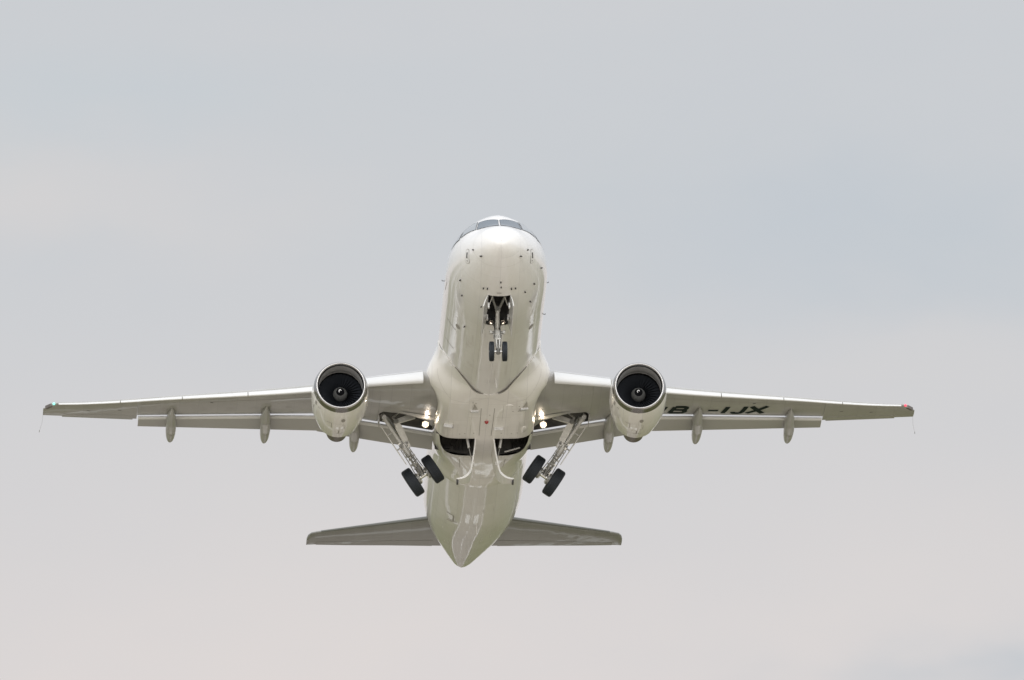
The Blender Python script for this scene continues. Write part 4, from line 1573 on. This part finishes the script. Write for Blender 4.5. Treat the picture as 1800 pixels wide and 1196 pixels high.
a0, a1, a2 = at(.62, 0, .12), at(.80, 0, .27), at(.96, 0, .08)
for sg in (-1, 1):
    k_.tube(a0 + xn * sg * .075, a1 + xn * sg * .06, .024, .024, 0, 8)
    k_.tube(a1 + xn * sg * .06, a2 + xn * sg * .05, .024, .024, 0, 8)
k_.tube(a1 - xn * .10, a1 + xn * .10, .034, .034, 0, 10)
k_.build('torque_link', M['strut'], nose)
# drag stay: two arms from the bay roof to a knuckle, then one link to the leg
k_ = MB()
kn = V((0, 4.05, -1.72))
for sg in (-1, 1):
    k_.tube(V((sg * .33, 3.0, -1.42)), kn + V((sg * .06, 0, 0)), .055, .05, 0, 12)
    k_.tube(V((sg * .10, 2.85, -1.30)), V((sg * .36, 3.5, -1.80)), .022, .022, 1, 8)
k_.box(kn, ((1, 0, 0), (0, 1, 0), (0, 0, 1)), (.10, .10, .08), 0)
k_.tube(kn, at(.44, 0, .08), .042, .042, 1, 12)
for sg in (-1, 1):
    k_.tube(kn + V((sg * .05, 0, 0)), at(.42, sg * .06, .06), .018, .018, 1, 8)
k_.build('drag_stay', [M['steel'], M['strut']], nose, 40)
for sg in (-1, 1):
    k_ = MB()
    lc = V((sg * .222, 4.72, -2.02))
    k_.lathe([(-.14, .03), (-.12, .06), (-.03, .088), (0, .092), (.012, .086), (-.02, .075)], lc, (0, -1, -.1), 0, 20)
    k_.lathe([(-.02, .075), (-.05, .034)], lc, (0, -1, -.1), 2, 20)
    k_.lathe([(-.05, .034), (-.035, .024), (-.028, .001)], lc, (0, -1, -.1), 1, 20)
    k_.tube(lc, V((sg * .04, 4.95, -1.95)), .025, .025, 0, 8)
    k_.build('taxi_light', [M['steel'], M['taxi'], M['probe']], nose, 40)
tmn, umn = wheel_meshes(.385, .195, .19)
nt_ = tmn.build('tyre', M['rubber'], nose, 40, org=(0, 0, 0))
nh_ = umn.build('wheel_hub', M['steel'], nose, 40, org=(0, 0, 0))
place(nt_, at(1.0, -.252), xn)
place(nh_, at(1.0, -.252), xn)
for ob in (nt_, nh_):
    c_ = ob.copy()
    scene.collection.objects.link(c_)
    c_.parent = nose
    place(c_, at(1.0, .252), xn)
# forward doors, hinged along the bay sides
for sg in (-1, 1):
    k_ = MB()
    ro, ri = [], []
    for s in np.linspace(NB_F + .03, NB_R - .02, 10):
        pb = math.asin(min((NB_Y + .005) / max(fW(s), .9), .6))
        e = fus(s, pb)
        u = (s - NB_F) / (NB_R - NB_F)
        h = .44 + .10 * min(1, max(0, (u - .8) / .2))
        sp = .17 if sg < 0 else .11
        ro.append([V((sg * (e.x + sp * (k / 4) + .02 * math.sin(math.pi * k / 4)), s, e.z - .0 - h * k / 4)) for k in range(5)])
        ri.append([V((sg * (e.x - .035 + sp * (k / 4) + .02 * math.sin(math.pi * k / 4)), s, e.z - .0 - h * k / 4)) for k in range(5)])
    k_.grid(ro)
    k_.grid(ri)
    k_.grid([ro[0], ri[0]])
    k_.grid([ro[-1], ri[-1]])
    k_.grid([[r[-1] for r in ro], [r[-1] for r in ri]])
    k_.grid([[r[0] for r in ro], [r[0] for r in ri]])
    for s in (3.0, 4.2):
        k_.box(V((sg * .40, s, -2.02)), ((1, 0, 0), (0, 1, 0), (0, 0, 1)), (.03, .07, .10), 0)
    k_.build('nose_gear_door', [M['slat'], M['steel']], nose, 40)
